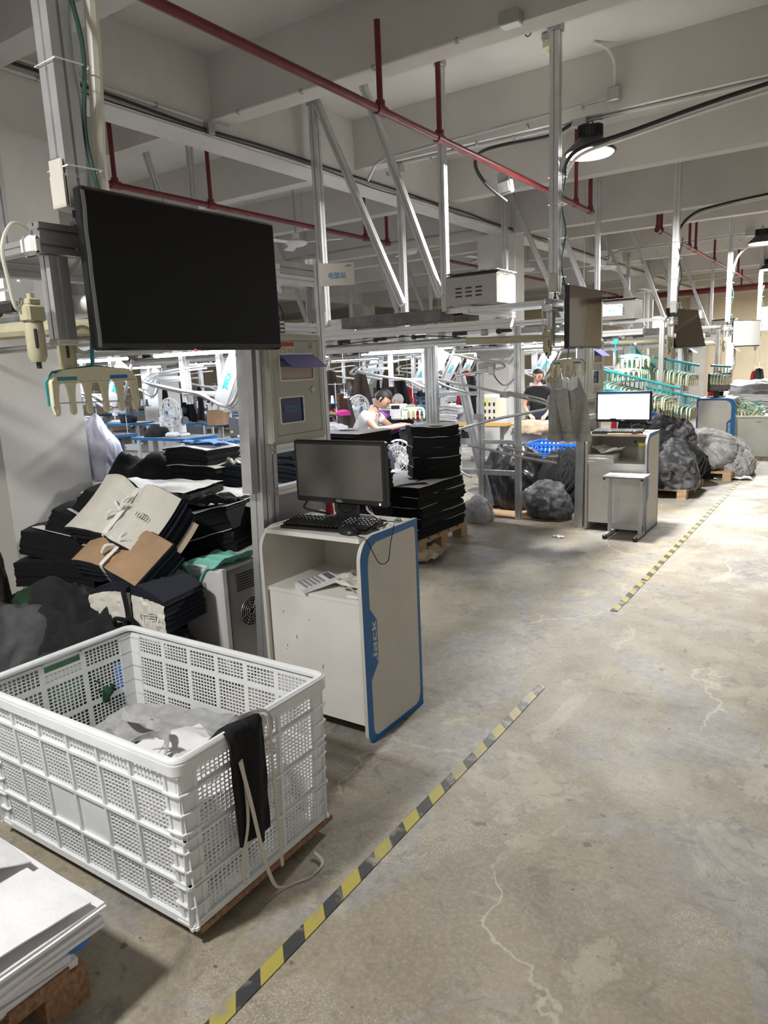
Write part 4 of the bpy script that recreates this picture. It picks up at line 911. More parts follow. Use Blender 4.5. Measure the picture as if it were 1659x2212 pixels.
ribbon('fabric_loop', [(cx1-.03, 1.32, .60), (cx1+.0, 1.36, .608), (cx1+.01, 1.41, .606), (cx1+.025, 1.45, .60), (cx1+.036, 1.47, .57), (cx1+.036, 1.475, .53)], .014, lgreyc, 'grey fabric cord looped over the crate rim above the black sleeve', 'cord', upv=(0, .5, .8))
# ---- stacks of cut cloth
def layers(c, sx, sy, h, n, rz=0, tilt=(0, 0), bend=0, bendy=0, jit=.012, seed=0, wave=.004, fan=0, shape=None, nu=10, nv=4):
    r = random.Random(seed); R = Euler((tilt[0], tilt[1], rz)).to_matrix(); c = V(c); m = M(c); lt = h/n
    for k in range(n):
        dx, dy = r.uniform(-jit, jit), r.uniform(-jit, jit); gx, gy = 1+r.uniform(-1, 1)*jit, 1+r.uniform(-1, 1)*jit; z0 = (k+1)*lt
        def fn(u, v):
            x, y = (u-.5)*sx*gx, (v-.5)*sy*gy
            if shape == 'round': y *= (1-.30*(2*u-1)**2)
            if shape == 'curve': y += .22*sx*(2*u-1)**2
            z = z0-bend*(2*u-1)**2*(.4+.6*(k+1)/n)-bendy*(2*v-1)**2*(.4+.6*(k+1)/n)+wave*noise.noise(V((u*3+seed, v*3, k*.15)))
            if fan: z += fan*(u)*(k/n-.5)*2
            return c+R @ V((x+dx, y+dy, z))
        m.slab(fn, nu, nv, lt*.97)
    return m
CNT = [0]
def bundle(label, c, sx, sy, h, n=8, mt=None, cover=None, group=None, name='cloth_bundle', cs=1.04, **kw):
    CNT[0] += 1; kw.setdefault('seed', CNT[0]); m = layers(c, sx, sy, h, n, **kw); o = m.obj(name, mt or blk, None, 30); tag(o, label, 'cloth bundle', group)
    if cover:
        k2 = dict(kw); k2['jit'] = 0; R = Euler((kw.get('tilt', (0, 0))[0], kw.get('tilt', (0, 0))[1], kw.get('rz', 0))).to_matrix()
        cc = V(c)+R @ V((0, 0, h-.004+.003)); k2.pop('fan', None); k2['wave'] = .012; k2['bend'] = kw.get('bend', 0); p = layers(V((0, 0, 0)), sx*cs, sy*cs, .004, 1, **k2)
        p.v = [q+(cc-V(c)) for q in p.v]; p.obj('cover_sheet', cover, o, 40)
    return o
# white cut pieces on the near pallet
def pallet(label, x0, x1, y0, y1, z1=.13, mt=None, nb=5):
    mt = mt or wood; t = thing('pallet', label, 'pallet', ((x0+x1)/2, (y0+y1)/2, 0)); of = t.location
    for k in range(nb):
        a = y0+(y1-y0)*k/(nb-.0); M(of).box(x0, x1, a, a+(y1-y0)/nb*.78, z1-.02, z1).obj('deck_board', mt, t)
    for x in (x0+.05, (x0+x1)/2, x1-.05):
        M(of).box(x-.05, x+.05, y0, y1, z1-.04, z1-.02).obj('stringer', mt, t)
        for y in (y0+.06, (y0+y1)/2, y1-.06): M(of).box(x-.05, x+.05, y-.06, y+.06, 0, z1-.04).obj('block', mt, t)
    return t
pallet('dark reddish wooden pallet under the white cloth in the near left corner', -2.55, -1.60, -.15, .88, .125)
bundle('lower bundle of folded white cloth on the near left pallet', (-2.1, .36, .125), .98, 1.0, .115, 5, whitec, jit=.022, wave=.02, bendy=.03, bend=.03, nu=16, nv=16)
bundle('upper bundle of white cut pieces on the near left pallet', (-2.05, .37, .245), 1.06, 1.02, .105, 11, whitec, rz=radians(3), jit=.012, wave=.016, bendy=.03, bend=.035, nu=16, nv=16)
for i, (cx_, cy_, sx, sy, rz, sd) in enumerate(((-2.0, .45, .95, .80, 4, 21), (-2.08, .40, .85, .74, -6, 22), (-2.15, .55, .80, .55, 8, 23))):
    crumple('white_cut_piece', (cx_, cy_, .352+.012*i), sx, sy, whitec, ['lowest loose white cut piece on the near left stack', 'middle loose white cut piece on the near left stack', 'topmost loose white cut piece, curling, on the near left stack'][i], 'fabric', .010+.012*i, radians(rz), sd, t=.004, droop=.026)
def roll(label, pts, r, mt, mt2): 
    o = M(pts[0]).tube(smooth_path(pts, 5), r, 12).obj('rolled_edge', mt); tag(o, label, 'cloth'); return o
ribbon('blue_fold', [(-1.575, .62, .20), (-1.56, .70, .215), (-1.565, .76, .21)], .022, bluec, 'small blue folded cloth edge peeping from the lower white bundle', 'cloth', upv=(.3, 0, 1), th=.012)
ribbon('blue_fold', [(-1.60, .84, .165), (-1.585, .87, .17), (-1.60, .90, .165)], .02, bluec, 'tiny blue cloth edge at the back corner of the white bundle', 'cloth', upv=(.3, 0, 1), th=.01)
# ---- white appliance
t = thing('floor_appliance', 'white and grey boxy appliance with round fan grille between the bundles and the nearest desk', 'appliance', (-2.78, 2.62, 0)); of = V(t.location)
X0, X1, Y0, Y1 = -2.93, -2.63, 2.42, 2.86
M(of).rbox(((X0+X1)/2, Y0+.02, .33), (X1-X0, .05, .62), .012).obj('front_cover', whitep, t)
M(of).box(X0+.008, X1-.004, Y0+.045, Y1, .03, .625).obj('housing', galv, t)
M(of).rbox(((X0+X1)/2, Y0+.24, .635), (X1-X0, .48, .02), .006).obj('lid', whitep, t)
m = M(of); m.shape([rrect(X0+.10, .53, X0+.19, .565, .01)], .003, lambda a, b, h: V((a, Y0-.0055-h, b))); m.obj('grip_recess', greyt, t)
m = M(of); m.box(X0+.12, X0+.185, Y0-.0065, Y0-.0055, .40, .49); lb = m.obj('yellow_label', mat('label_paper', (.72, .60, .28), .6), t)
m = M(of); [m.box(X0+.128, X0+.177, Y0-.0072, Y0-.0067, .41+.01*k, .4135+.01*k) for k in (0, 1, 2, 5, 6, 7)]; m.obj('label_text', inkk, lb, 0)
m = M(of)
for k in range(7): m.box(X1-.004, X1-.002, Y0+.10, Y0+.40, .50+.014*k, .506+.014*k)
m.obj('louvre', dark, t, 0)
m = M(of); FC = V((X1-.004, Y0+.19, .37))
for r_ in (.02, .035, .05, .065, .078): m.tube([FC+V((.004, r_*cos(a*pi/14), r_*sin(a*pi/14))) for a in range(28)], .0025, 5, True)
for k in range(8): a = k*pi/4; m.tube([FC+V((.004, .015*cos(a), .015*sin(a))), FC+V((.004, .078*cos(a+.25), .078*sin(a+.25)))], .002, 5)
m.obj('fan_grille', galv, t); M(of).cyl(FC, FC+V((.0012, 0, 0)), .08, n=28).obj('fan_opening', dark, t)
cable('appliance_cord', [(-2.62, 2.78, .56), (-2.56, 2.74, .56), (-2.58, 2.68, .42), (-2.57, 2.62, .25), (-2.54, 2.60, .08), (-2.52, 2.7, .01)], .006, cablew, 'white power cord hanging behind the white appliance')
def mint(u, v):
    x = X0-.03+.38*u; y = Y0-.05+.30*v; z = .652+.025*abs(noise.noise(V((u*4, v*4, 1))))
    if v < .35: z -= (.35-v)*.40*max(0, math.sin(pi*min(1, u*1.25)))**.6*(.12+.75*math.exp(-((u-.40)/.16)**2)); y = Y0-.035+.0+.30*max(v, .1)*.6
    if u < .12: z -= (.12-u)*.4
    if u > .8: z += (u-.8)*.3
    return V((x, y, z))
tag(M((-2.8, 2.5, .65)).slab(mint, 26, 20, .002).obj('mint_cloth', tealc, None, 40), 'mint green cloth draped over the top of the white appliance', 'cloth')
# ---- bundles left of the appliance
def heap(name, c, r, mt, label, cat='fabric', seed=0, sub=5, fold=1.0, group=None, sharp=1.0, flat=.0, parent=None):
    import bmesh
    bm = bmesh.new(); bmesh.ops.create_icosphere(bm, subdivisions=sub, radius=1); m = M(c); vs = []
    for v in bm.verts:
        p = v.co.copy(); q = p*1.3+V((seed*3.1, seed*1.7, seed*.9)); d = 1+.28*noise.noise(q)
        wq = q*2.1+V((noise.noise(q*1.5), noise.noise(q*1.5+V((5, 0, 0))), noise.noise(q*1.5+V((0, 5, 0)))))*1.2*sharp
        rd = 1-abs(noise.noise(wq))*2; d += .16*fold*(rd-.5); wq2 = wq*2.3; d += .06*fold*((1-abs(noise.noise(wq2))*2)-.5)
        x, y, z = p*d; z = max(z, -.35) if not flat else max(z, flat)
        vs.append(V(c)+V((x*r[0], y*r[1], (z+.35)*r[2]/1.35)))
    m.add(vs, [tuple(v.index for v in f.verts) for f in bm.faces]); bm.free(); o = m.obj(name, mt, parent, 180)
    return tag(o, label, cat, group) if not parent else o
def pile(name, c, r, mt, label, seed, n=44):
    rr = random.Random(seed); t = thing(name, label, 'clothing heap', c)
    heap('core', c, (r[0]*.86, r[1]*.86, r[2]*.88), mt, '', seed=seed, sub=4, fold=.3, parent=t).name = 'heap_core'
    def dome(d):
        z = max(d.z, -.25); return V((d.x*r[0], d.y*r[1], (z+.25)*r[2]/1.25))
    m = M()
    for k in range(n):
        th = rr.uniform(0, 2*pi); ph = rr.uniform(-.1, 1)**1.0; cc = V((cos(th)*math.sqrt(max(0, 1-ph*ph)), sin(th)*math.sqrt(max(0, 1-ph*ph)), ph))
        e1 = cc.orthogonal().normalized(); e1.rotate(Matrix.Rotation(rr.uniform(0, 6.3), 3, cc)); e2 = cc.cross(e1); L = rr.uniform(.45, .85); W_ = rr.uniform(.28, .5); s0 = rr.uniform(0, 99); fr = rr.uniform(2.5, 4.5); hh = rr.uniform(.98, 1.10)
        def fn(u, v):
            a, b = (u-.5)*L*2, (v-.5)*W_*2; wob = .25*noise.noise(V((u*2.5+s0, v*2, 0))); d = (cc+e1*a+e2*(b+wob*.4)).normalized()
            q = v*fr+noise.noise(V((u*1.8+s0, v*1.5, 2)))*1.3; f = abs((q % 1)-.5)*2
            edge = min(1, 5*min(u, 1-u, v, 1-v)+.0); k2 = hh-.16*(1-edge)**1.5+.085*(f**.7-.5)+.03*noise.noise(V((u*9+s0, v*9, 4)))
            return dome(d)*k2+V((0, 0, .012))
        m.slab(fn, 20, 16, .006)
    m.obj('garments', mt, t, 70)['kind'] = 'stuff'; return t
# underlying piles
bundle('wide black bundle on the floor behind the white crate', (-3.55, 2.62, 0), .75, .55, .26, 12, jit=.02, rz=.2)
bundle('second black bundle from the floor, under the tied paper bundles', (-3.5, 2.6, .26), .70, .50, .24, 12, jit=.02, rz=-.1)
bundle('black cut pieces lying across the pile, below the kraft card bundle', (-3.42, 2.55, .50), .60, .42, .20, 10, jit=.02, rz=.15)
bundle('dark bundle filling the pile behind the fleece heap', (-4.0, 2.25, 0), .6, .5, .32, 10, jit=.02, rz=.4)
# fanned four
for k, (p, rz, tl, lab, sz) in enumerate((
    (at(150, 1222, D=3.95), 18, 0, 'lowest of the four fanned black bundles beside the pillar', (.50, .26, .150)),
    (at(165, 1172, D=3.93), 20, 12, 'second lowest of the four fanned black bundles', (.50, .26, .150)),
    (at(225, 1150, D=3.9), 24, 30, 'third of the four fanned black bundles, leaning to the right', (.50, .26, .150)),
    (at(275, 1125, D=3.9), 26, 44, 'uppermost and steepest of the four fanned black bundles', (.48, .26, .160)))):
    R = Euler((0, radians(tl), radians(rz))).to_matrix(); c = p-R @ V((0, 0, sz[2]/2))
    o = bundle(lab, c, sz[0], sz[1], sz[2], 12, blk, None, tilt=(0, radians(tl)), rz=radians(rz), jit=.003, wave=.004, bend=.02, bendy=.015)
    if k in (1, 2):
        m = M(c); m.slab(lambda u, v: c+R @ V((-.05+.26*(u-.5)+.02*v, -.13+.06*v, sz[2]+.006-.012*v*u)), 8, 3, .002); m.obj('cover_sheet', wpaper, o)
tag(M((-3.6, 2.2, 0)).box(-3.78, -3.5, 2.2, 2.4, .32, .62).obj('dark_bundle', blk), 'black block of cloth under the fanned bundles', 'cloth bundle')
# big tied bundle with cream pattern paper on top
def tied(label, c, sx, sy, h, n, mt, cover, rz, tilt, bend, strap, name='tied_bundle', text=None, bendy=0, strapw=.028, pinch=.35, covert=None):
    R = Euler((tilt[0], tilt[1], rz)).to_matrix(); c = V(c); t = thing(name, label, 'cloth bundle', c); r = random.Random(int(abs(c.x)*1000))
    def pos(u, v, z, g=0): 
        pin = 1-pinch*math.exp(-((u-.5)/.12)**2); x, y = (u-.5)*sx, (v-.5)*sy*(1-.3*(1-pin)); zz = h/2+(z-h/2)*pin-bend*(2*u-1)**2-bendy*(2*v-1)**2
        return R @ V((x, y, zz))
    m = M(); 
    for k in range(n):
        dx = r.uniform(-.01, .01); z0 = (k+1)*h/n
        m.slab(lambda u, v: pos(u, v, z0)+R @ V((dx, .5*dx, .003*noise.noise(V((u*4, v*4, k*.3))))), 16, 6, h/n*.8)
    m.obj('cloth_layers', mt, t, 30)
    m = M(); m.slab(lambda u, v: pos(u*1.0, (v-.5)*.97+.5, h)+R @ V((0, 0, .005+.022*abs(noise.noise(V((u*7, v*5, 2)))*math.exp(-((u-.5)/.25)**2)))), 26, 14, .003); cvr = m.obj('pattern_paper', cover, t, 20)
    for (du, dv, mt3, k_) in (covert or ()):
        m = M(); m.slab(lambda u, v: pos(u+du, (v-.5)*.95+.5+dv, h*k_)+R @ V((0, 0, .002)), 16, 8, .003); m.obj('pattern_sheet', mt3, t, 25)
    m = M(); 
    def st(u, v):
        a = u*2*pi; yy = (sy/2*.86)*cos(a); zz = h/2+(h/2*(1-pinch)+.014)*sin(a); yy = (sy*.5*(1-.3*pinch)+.004)*max(-1, min(1, cos(a)*1.35)); zz = h/2+(h/2*(1-pinch)+.034)*max(-1, min(1, sin(a)*1.35))
        return R @ V(((v-.5)*strapw+.01*sin(a), yy, zz))
    m.slab(st, 40, 1, .003); s_ = m.obj('tie_strap', strap, t, 50)
    m = M(); 
    for q in ((.03, .02), (-.03, .015), (.01, .04), (-.02, -.03)):
        m.tube(smooth_path([R @ V((0, 0, h*(1-pinch/2)+.035)), R @ V((q[0], q[1]*1.2, h*(1-pinch/2)+.065)), R @ V((q[0]*1.8, q[1]*2.2, h*(1-pinch/2)+.038))], 4), .008, 6)
    m.obj('knot', strap, s_)
    if text:
        m = M(); m.text(text, .035, lambda a, b, hh: pos(.80+b/sx*0+a/sx, .5+b/sy, h)+R @ V((0, 0, .022)), .0008); m.obj('handwriting', inkk, cvr, 0)
    return t
stripe = mat('denim_layers', (.007, .010, .020), .9, var=.6, vscale=60, stretch=(1, 1, 10))
p = at(292, 1108, D=3.72); tied('tied bundle with cream pattern paper and white knot, topmost beside the pillar', p-V((0, 0, .09)), .52, .36, .20, 14, stripe, paper, radians(6), (radians(42), radians(12)), .07, wpaper, text='1(正)', covert=((-.05, .04, wpaper, .6), (.07, -.06, kraftd, .25), (-.06, .0, bluec, .45)), pinch=.55, bendy=-.02)
p = at(280, 1192, D=3.56); tied('tied dark bundle with brown kraft card patterns, middle of the near left pile', p-V((0, 0, .07)), .46, .28, .15, 14, stripe, kraft, radians(2), (radians(34), radians(10)), .05, wpaper, covert=((-.08, .03, kraftd, .8), (-.05, .05, bluec, .6)), pinch=.4, strapw=.022)
# lowest: arched layers with creased cream paper hung over the front
c3 = at(292, 1250, D=3.45); c3 = V((c3.x, c3.y+.05, c3.z-.185))
t = thing('tied_bundle', 'tied arched stack with cream paper in front, lowest of the near left pile', 'cloth bundle', c3)
L3 = layers(c3, .46, .30, .20, 18, rz=radians(12), bend=.085, jit=.006, wave=.003, nu=16, nv=4); L3.off = c3; L3.v = [q for q in L3.v]; L3.obj('cloth_layers', stripe, t, 30)
R3 = Matrix.Rotation(radians(12), 3, 'Z')
for s_, x0, x1 in ((0, -.20, .045), (1, .055, .235)):
    M().slab(lambda u, v: R3 @ V((x0+(x1-x0)*u+.01*v, -.155-.015*v-.02*abs(noise.noise(V((u*6+s_*9, v*5, 3)))), .155-.085*(2*((x0+(x1-x0)*u)/.5))**2*.6-.20*v-.01*s_)), 20, 14, .003).obj('pattern_paper', paper, t, 20)
for k, mt3 in enumerate((kraft, paper, wpaper)): M().slab(lambda u, v: R3 @ V((-.275-.012*k+.02*v*v, -.12+.09*k*.5+.10*u, .10-.24*v)), 3, 8, .004).obj('pattern_sheet', mt3, t, 40)
M().slab(lambda u, v: R3 @ V((.035+.028*(v-.5)+.012*sin(u*6), [-.185, -.19, -.10, .12][0] if u < .55 else -.185+.34*(u-.55)/.45, -.07+.24*u/.55 if u < .55 else .175+.02*sin((u-.55)*7))), 30, 1, .003).obj('tie_strap', blk, t, 50)
m = M(); [m.tube(smooth_path([R3 @ V((.035, -.195, .03)), R3 @ V((.035+a, -.215, .03+b)), R3 @ V((.035+a*1.5, -.20, .03+b*.4-.03))], 4), .011, 7) for a, b in ((.05, .02), (-.04, .01), (.01, -.08), (-.012, -.09))]; m.obj('knot', blk, t)
m = M(); m.text('(一三)', .036, lambda a, b, h: R3 @ V((.165+a, -.176-h-.010, .055+b)), .001); m.obj('handwriting', inkk, t, 0)
heap('fleece_heap', (-3.15, 1.98, 0), (.38, .26, .62), blackc, 'charcoal fleece garments heaped behind the left end of the crate', seed=3)
heap('fleece_heap', (-2.80, 2.08, 0), (.34, .22, .42), blackc, 'small charcoal fleece heap between the crate and the tied bundles', seed=9)
heap('grey_cloth_heap', (-3.45, 1.72, 0), (.30, .30, .60), mat('dull_grey_cloth', (.085, .085, .09), .95, var=.2, vscale=10), 'dull grey cloth heap at the left edge behind the crate', seed=5, fold=.5)
heap('green_cloth', at(85, 1285, D=3.7)-V((0, 0, .1)), (.16, .12, .16), greenc, 'small dark green cloth between the black bundles and the fleece', seed=6, sub=4)
heap('green_cloth', at(150, 1440, D=3.0)-V((0, 0, .12)), (.22, .10, .16), greenc, 'dark green cloth seen through the crate handle', seed=16, sub=4)
heap('olive_coat', (-3.85, 1.72, 0), (.17, .24, 1.22), olivec, 'olive garment hanging at the left edge of the picture beside the pillar', seed=8, fold=.7)
tag(M((-2.9, 1.9, 0)).rbox((-2.82, 1.93, .16), (.34, .12, .32), .01).obj('blue_bin', blue), 'blue plastic bin seen through the crate mesh', 'bin')
# rear stacks
P_ = at(445, 1010, D=5.0)
bundle('black bundle at the bottom of the tall stack under the blue cloth', (P_.x, P_.y, 0), .50, .42, .46, 16, jit=.02)
bundle('thick black bundle, second from the floor of the stack under the blue cloth', (P_.x+.03, P_.y, .46), .48, .40, .28, 14, jit=.018)
bundle('black bundle with layered edges in the middle of the stack under the blue cloth', (P_.x-.02, P_.y, .74), .44, .32, .14, 12, wpaper and blk, wpaper, jit=.012, bend=.02)
bundle('black bundle one below the top of the stack under the blue cloth', (P_.x+.03, P_.y, .885), .46, .32, .13, 10, blk, wpaper, jit=.012, bend=.015)
bundle('topmost black bundle of the tall stack, carrying a blue cloth', (P_.x-.03, P_.y, 1.02), .42, .30, .115, 10, blk, wpaper, jit=.008, bend=.02)
crumple('blue_cloth', (P_.x-.0, P_.y+.02, 1.14), .36, .22, bluec, 'blue cloth lying on the tall black stack below the television', 'cloth', .02, .2, 5)
P2 = at(455, 1130, D=4.15); rz = radians(-18)
bundle('black bundle on the floor behind the white appliance', (P2.x, P2.y, 0), .55, .45, .45, 16, jit=.02, rz=.2)
bundle('black leaning bundle behind the mint cloth, third from its top', (P2.x+.04, P2.y, .45), .50, .34, .12, 9, blk, wpaper, rz=.3, tilt=(0, rz), jit=.01)
bundle('black leaning bundle behind the mint cloth, second from its top', (P2.x+.02, P2.y, .58), .50, .34, .13, 9, blk, wpaper, rz=.3, tilt=(0, rz*.9), jit=.008)
bundle('black leaning bundle behind the mint cloth, topmost under folded cloth', (P2.x-.0, P2.y, .72), .50, .34, .13, 6, blk, wpaper, rz=.25, tilt=(0, rz*.7), jit=.006)
crumple('black_cloth', (P2.x-.03, P2.y, .885), .50, .26, blackc, 'folded black cloth on top of the leaning bundles behind the appliance', 'cloth', .05, .2, 12, t=.006)
P3 = at(330, 1045, D=4.5)
bundle('black stack covered with a white sheet behind the tied paper bundle', (P3.x, P3.y, 0), .72, .5, .91, 20, jit=.012, rz=.3)
crumple('white_sheet', (P3.x, P3.y, .925), .72, .48, wpaper, 'white sheet covering the black stack left of the blue topped one', 'paper', .03, .3, 31)
P4 = at(560, 1075, D=4.4)
bundle('black stack covered with a large white sheet behind the station frame', (P4.x, P4.y, 0), .85, .6, .84, 20, jit=.012, rz=.25)
crumple('white_sheet', (P4.x, P4.y, .85), .95, .62, wpaper, 'large white sheet spread behind the post of the nearest frame', 'paper', .04, .25, 33)
P5 = at(520, 1010, D=4.9)
bundle('small tied navy bundle with white knot right of the blue topped stack', (P5.x, P5.y, .86), .32, .22, .14, 8, stripe, rz=.6, tilt=(0, .3), bend=.03)
bundle('black stack under the navy tied bundle', (P5.x, P5.y, 0), .4, .4, .85, 14, jit=.02)
crumple('white_tie', (P5.x, P5.y-.03, 1.0), .14, .10, wpaper, 'white fabric knot on the navy bundle', 'cloth', .05, .6, 36)
heap('black_garment_heap', (-4.3, 3.35, 0), (.42, .38, 1.12), blk, 'tall heap of black garments behind the near pillar', seed=12, fold=.35)
# pale plastic bag
heap('carrier_bag', at(213, 1010, D=5.4)-V((0, 0, .08)), (.20, .14, .46), mat('thin_white_plastic', (.66, .66, .80), .45, alpha=.93), 'pale translucent carrier bag hanging beside the near pillar', 'bag', seed=14, fold=.4)
P = at(195, 930, D=5.4); M().tube
tag(M(P).tube(smooth_path([P+V((-.05, -.02, -.10)), P+V((-.03, 0, .02)), P+V((.02, .0, .03)), P+V((.05, 0, -.10))], 6), .012, 6).obj('bag_handle', MATS['thin_white_plastic']), 'knotted handles of the pale carrier bag', 'bag') if False else None
# ---- the black stacks behind the monitor and on the middle pallet
pallet('pale wooden pallet under the tall black stacks in the middle', -4.1, -3.10, 5.12, 6.02, .13, woodl)
for k in range(5): bundle(['lowest', 'second', 'third', 'fourth', 'uppermost'][k]+' wide black bundle on the middle pallet, under the round stack', (-3.57+.015*(k % 2), 5.56, .132+.092*k), .92, .82, .090, 8, blk, wpaper, seed=50+k, jit=.012, wave=.012, rz=.03*(k % 3-1), cs=1.0 if k < 4 else 1.03)
for k in range(5): bundle(['lowest', 'second', 'third', 'fourth', 'topmost'][k]+' curved black bundle of the round stack standing on the middle pallet', (-3.28+.012*(k % 2), 5.72, .605+.092*k), .44, .34, .090, 8, blk, wpaper, seed=60+k, jit=.006, wave=.006, rz=.75, shape='round', bend=-.012, cs=.99)
pallet('pale wooden pallet mostly hidden behind the nearest console desk', -4.35, -3.3, 4.35, 5.08, .12, woodl)
for k in range(8): bundle(['lowest', 'second', 'third', 'fourth', 'fifth', 'sixth', 'seventh', 'topmost'][k]+' black bundle of the stack just right of the dusty monitor', (-3.50+.02*((k*5) % 3-1), 4.78, .122+.123*k), .44, .42, .120, 8, blk, None if k < 7 else wpaper, seed=70+k, jit=.012, wave=.012, rz=.1*((k*3) % 3-1))
for k in range(8): bundle(['lowest', 'second', 'third', 'fourth', 'fifth', 'sixth', 'seventh', 'topmost'][k]+' striped navy bundle of the stack rising above the dusty monitor', (-4.02+.02*((k*5) % 3-1), 4.68, .122+.123*k), .46, .42, .120, 9, stripe, None if k < 7 else paper, seed=80+k, jit=.012, wave=.012, rz=.12*((k*3) % 3-1), bend=.02)
ribbon('white_tie_strap', [(-3.80, 4.44, .85), (-3.79, 4.42, .97), (-3.76, 4.44, 1.07), (-3.70, 4.5, 1.12)], .03, wpaper, 'white strap tied over the stacks above the dusty monitor', 'strap', upv=(1, .2, 0))
crumple('kraft_sheet', (-3.03, 5.12, .003), .34, .46, kraftd, 'brown kraft pattern paper drooping onto the floor beside the nearest desk', 'paper', .05, .3, 41, .12, t=.002)
# ================================================================== RIGHT SIDE OF THE AISLE STATIONS
# hanging sweatshirt
def sweat(u, v):
    # u across, v down
    z = 1.50-.56*v; half = .075+.10*min(1, v*2.6)+.012*v; x = -2.135+(u-.5)*2*half+.015*v
    sag = .10*math.exp(-((v-.0)/.25)**2)*math.sin(pi*min(1, max(0, (u-.15)/.7)))**.8
    y = 6.06+.030*sin(u*17+v*2.2)*(.3+v)+.02*noise.noise(V((u*4, v*3, 1)))
    return V((x, y, z-sag+.012*noise.noise(V((u*6, 3, 1)))))
t = thing('sweatshirt', 'grey sweatshirt hung upside down on a clip hanger below the wrapped television', 'garment', (-2.13, 6.05, .95))
M(t.location).slab(sweat, 40, 24, .012).obj('body_panel', greyc, t, 60)
M(t.location).slab(lambda u, v: sweat(u, .93+v*.13)+V((0, -.004, 0)), 30, 3, .016).obj('hem_band', greyc, t, 60)
M(t.location).slab(lambda u, v: V((-2.17+.085*(u-.5)*(1.3-.5*v)+.06*v, 6.015-.012*sin(u*pi), 1.36-.36*v)), 8, 14, .02).obj('sleeve', greyc, t, 60)
M(t.location).slab(lambda u, v: V((-2.10+(u-.5)*.12, 6.02+.03*sin(u*7), 1.47-.10*v-.03*sin(pi*u))), 12, 4, .004).obj('collar_lining', whitec, t, 60)
# frame with sloping hanger rails at the second station
t = thing('rail_rack', 'aluminium rack with sloping silver hanger rails left of the second station', 'rack', (-2.91, 6.81, 0)); of = V(t.location)
for (x, y, z1) in ((-2.91, 6.81, 1.95), (-3.32, 6.81, 1.62), (-3.40, 6.0, 1.78), (-3.95, 6.83, 1.9)):
    M(of).prof((x, y, 0 if x > -3.35 else .3), (x, y, z1), .055).obj('post', alum, t)
M(of).prof((-3.95, 6.81, .48), (-2.94, 6.81, .48), .05).obj('cross_rail', alum, t)
M(of).prof((-3.30, 6.81, .80), (-2.93, 6.81, .80), .04).obj('cross_rail', alum, t)
M(of).prof((-3.95, 6.82, 1.30), (-3.34, 6.82, 1.30), .04).obj('cross_rail', alum, t)
M(of).prof((-3.6, 6.9, 1.5), (-3.28, 6.9, .1), .09, .05, upv=(0, 1, 0)).obj('leaning_profile', alum, t)
def rail(pts, r=.014, nm='sloping_rail'): M(of).tube(smooth_path(pts, 6), r, 8).obj(nm, alum, t)
def ap(x, y, Y): return tuple(at(x, y, Y=Y))
rail([ap(940, 818, 6.5), ap(985, 828, 6.5), ap(1080, 848, 6.5), ap(1165, 868, 6.5), ap(1183, 877, 6.52), ap(1178, 884, 6.62), ap(1150, 890, 6.66), ap(1060, 908, 6.66), ap(965, 935, 6.66)])
rail([ap(1092, 860, 6.4), ap(1095, 848, 6.4), ap(1110, 849, 6.4), ap(1170, 862, 6.4), ap(1186, 872, 6.42)], .010)
rail([ap(1012, 962, 6.5), ap(1060, 972, 6.5), ap(1130, 988, 6.5), ap(1203, 1000, 6.5)], .014)
rail([ap(1094, 967, 6.4), ap(1130, 976, 6.4), ap(1180, 985, 6.4), ap(1205, 984, 6.45)], .012)
rail([ap(990, 768, 6.6), ap(1030, 777, 6.6), ap(1078, 783, 6.6), ap(1090, 790, 6.64), ap(1080, 796, 6.7), ap(1040, 803, 6.7), ap(985, 812, 6.7)])
rail([ap(955, 800, 6.6), ap(940, 812, 6.6), ap(948, 826, 6.62), ap(975, 838, 6.65), ap(1010, 848, 6.7)], .012)
for (a, b) in ((1092, 852), (1035, 900), (1100, 968), (1045, 790), (1062, 790)):
    p = at(a, b, Y=6.72); M(of).rbox(p-V((0, .02, 0)), (.10, .04, .06), .006).obj('rail_clamp', alumd, t)
rail([ap(985, 980, 6.7), ap(992, 1010, 6.7), ap(1000, 1022, 6.7), ap(1018, 1030, 6.7)], .014, 'bent_leg')
M(of).rbox(at(1015, 768, Y=6.75), (.14, .05, .05), .01).obj('sensor', whitep, t)
t2 = thing('limit_sensor', 'white square sensor on the sloping rails beside the second pillar', 'sensor', at(1062, 800, Y=6.7)); M().rbox((0, 0, 0), (.06, .05, .09), .008).obj('sensor_body', whitep, t2)
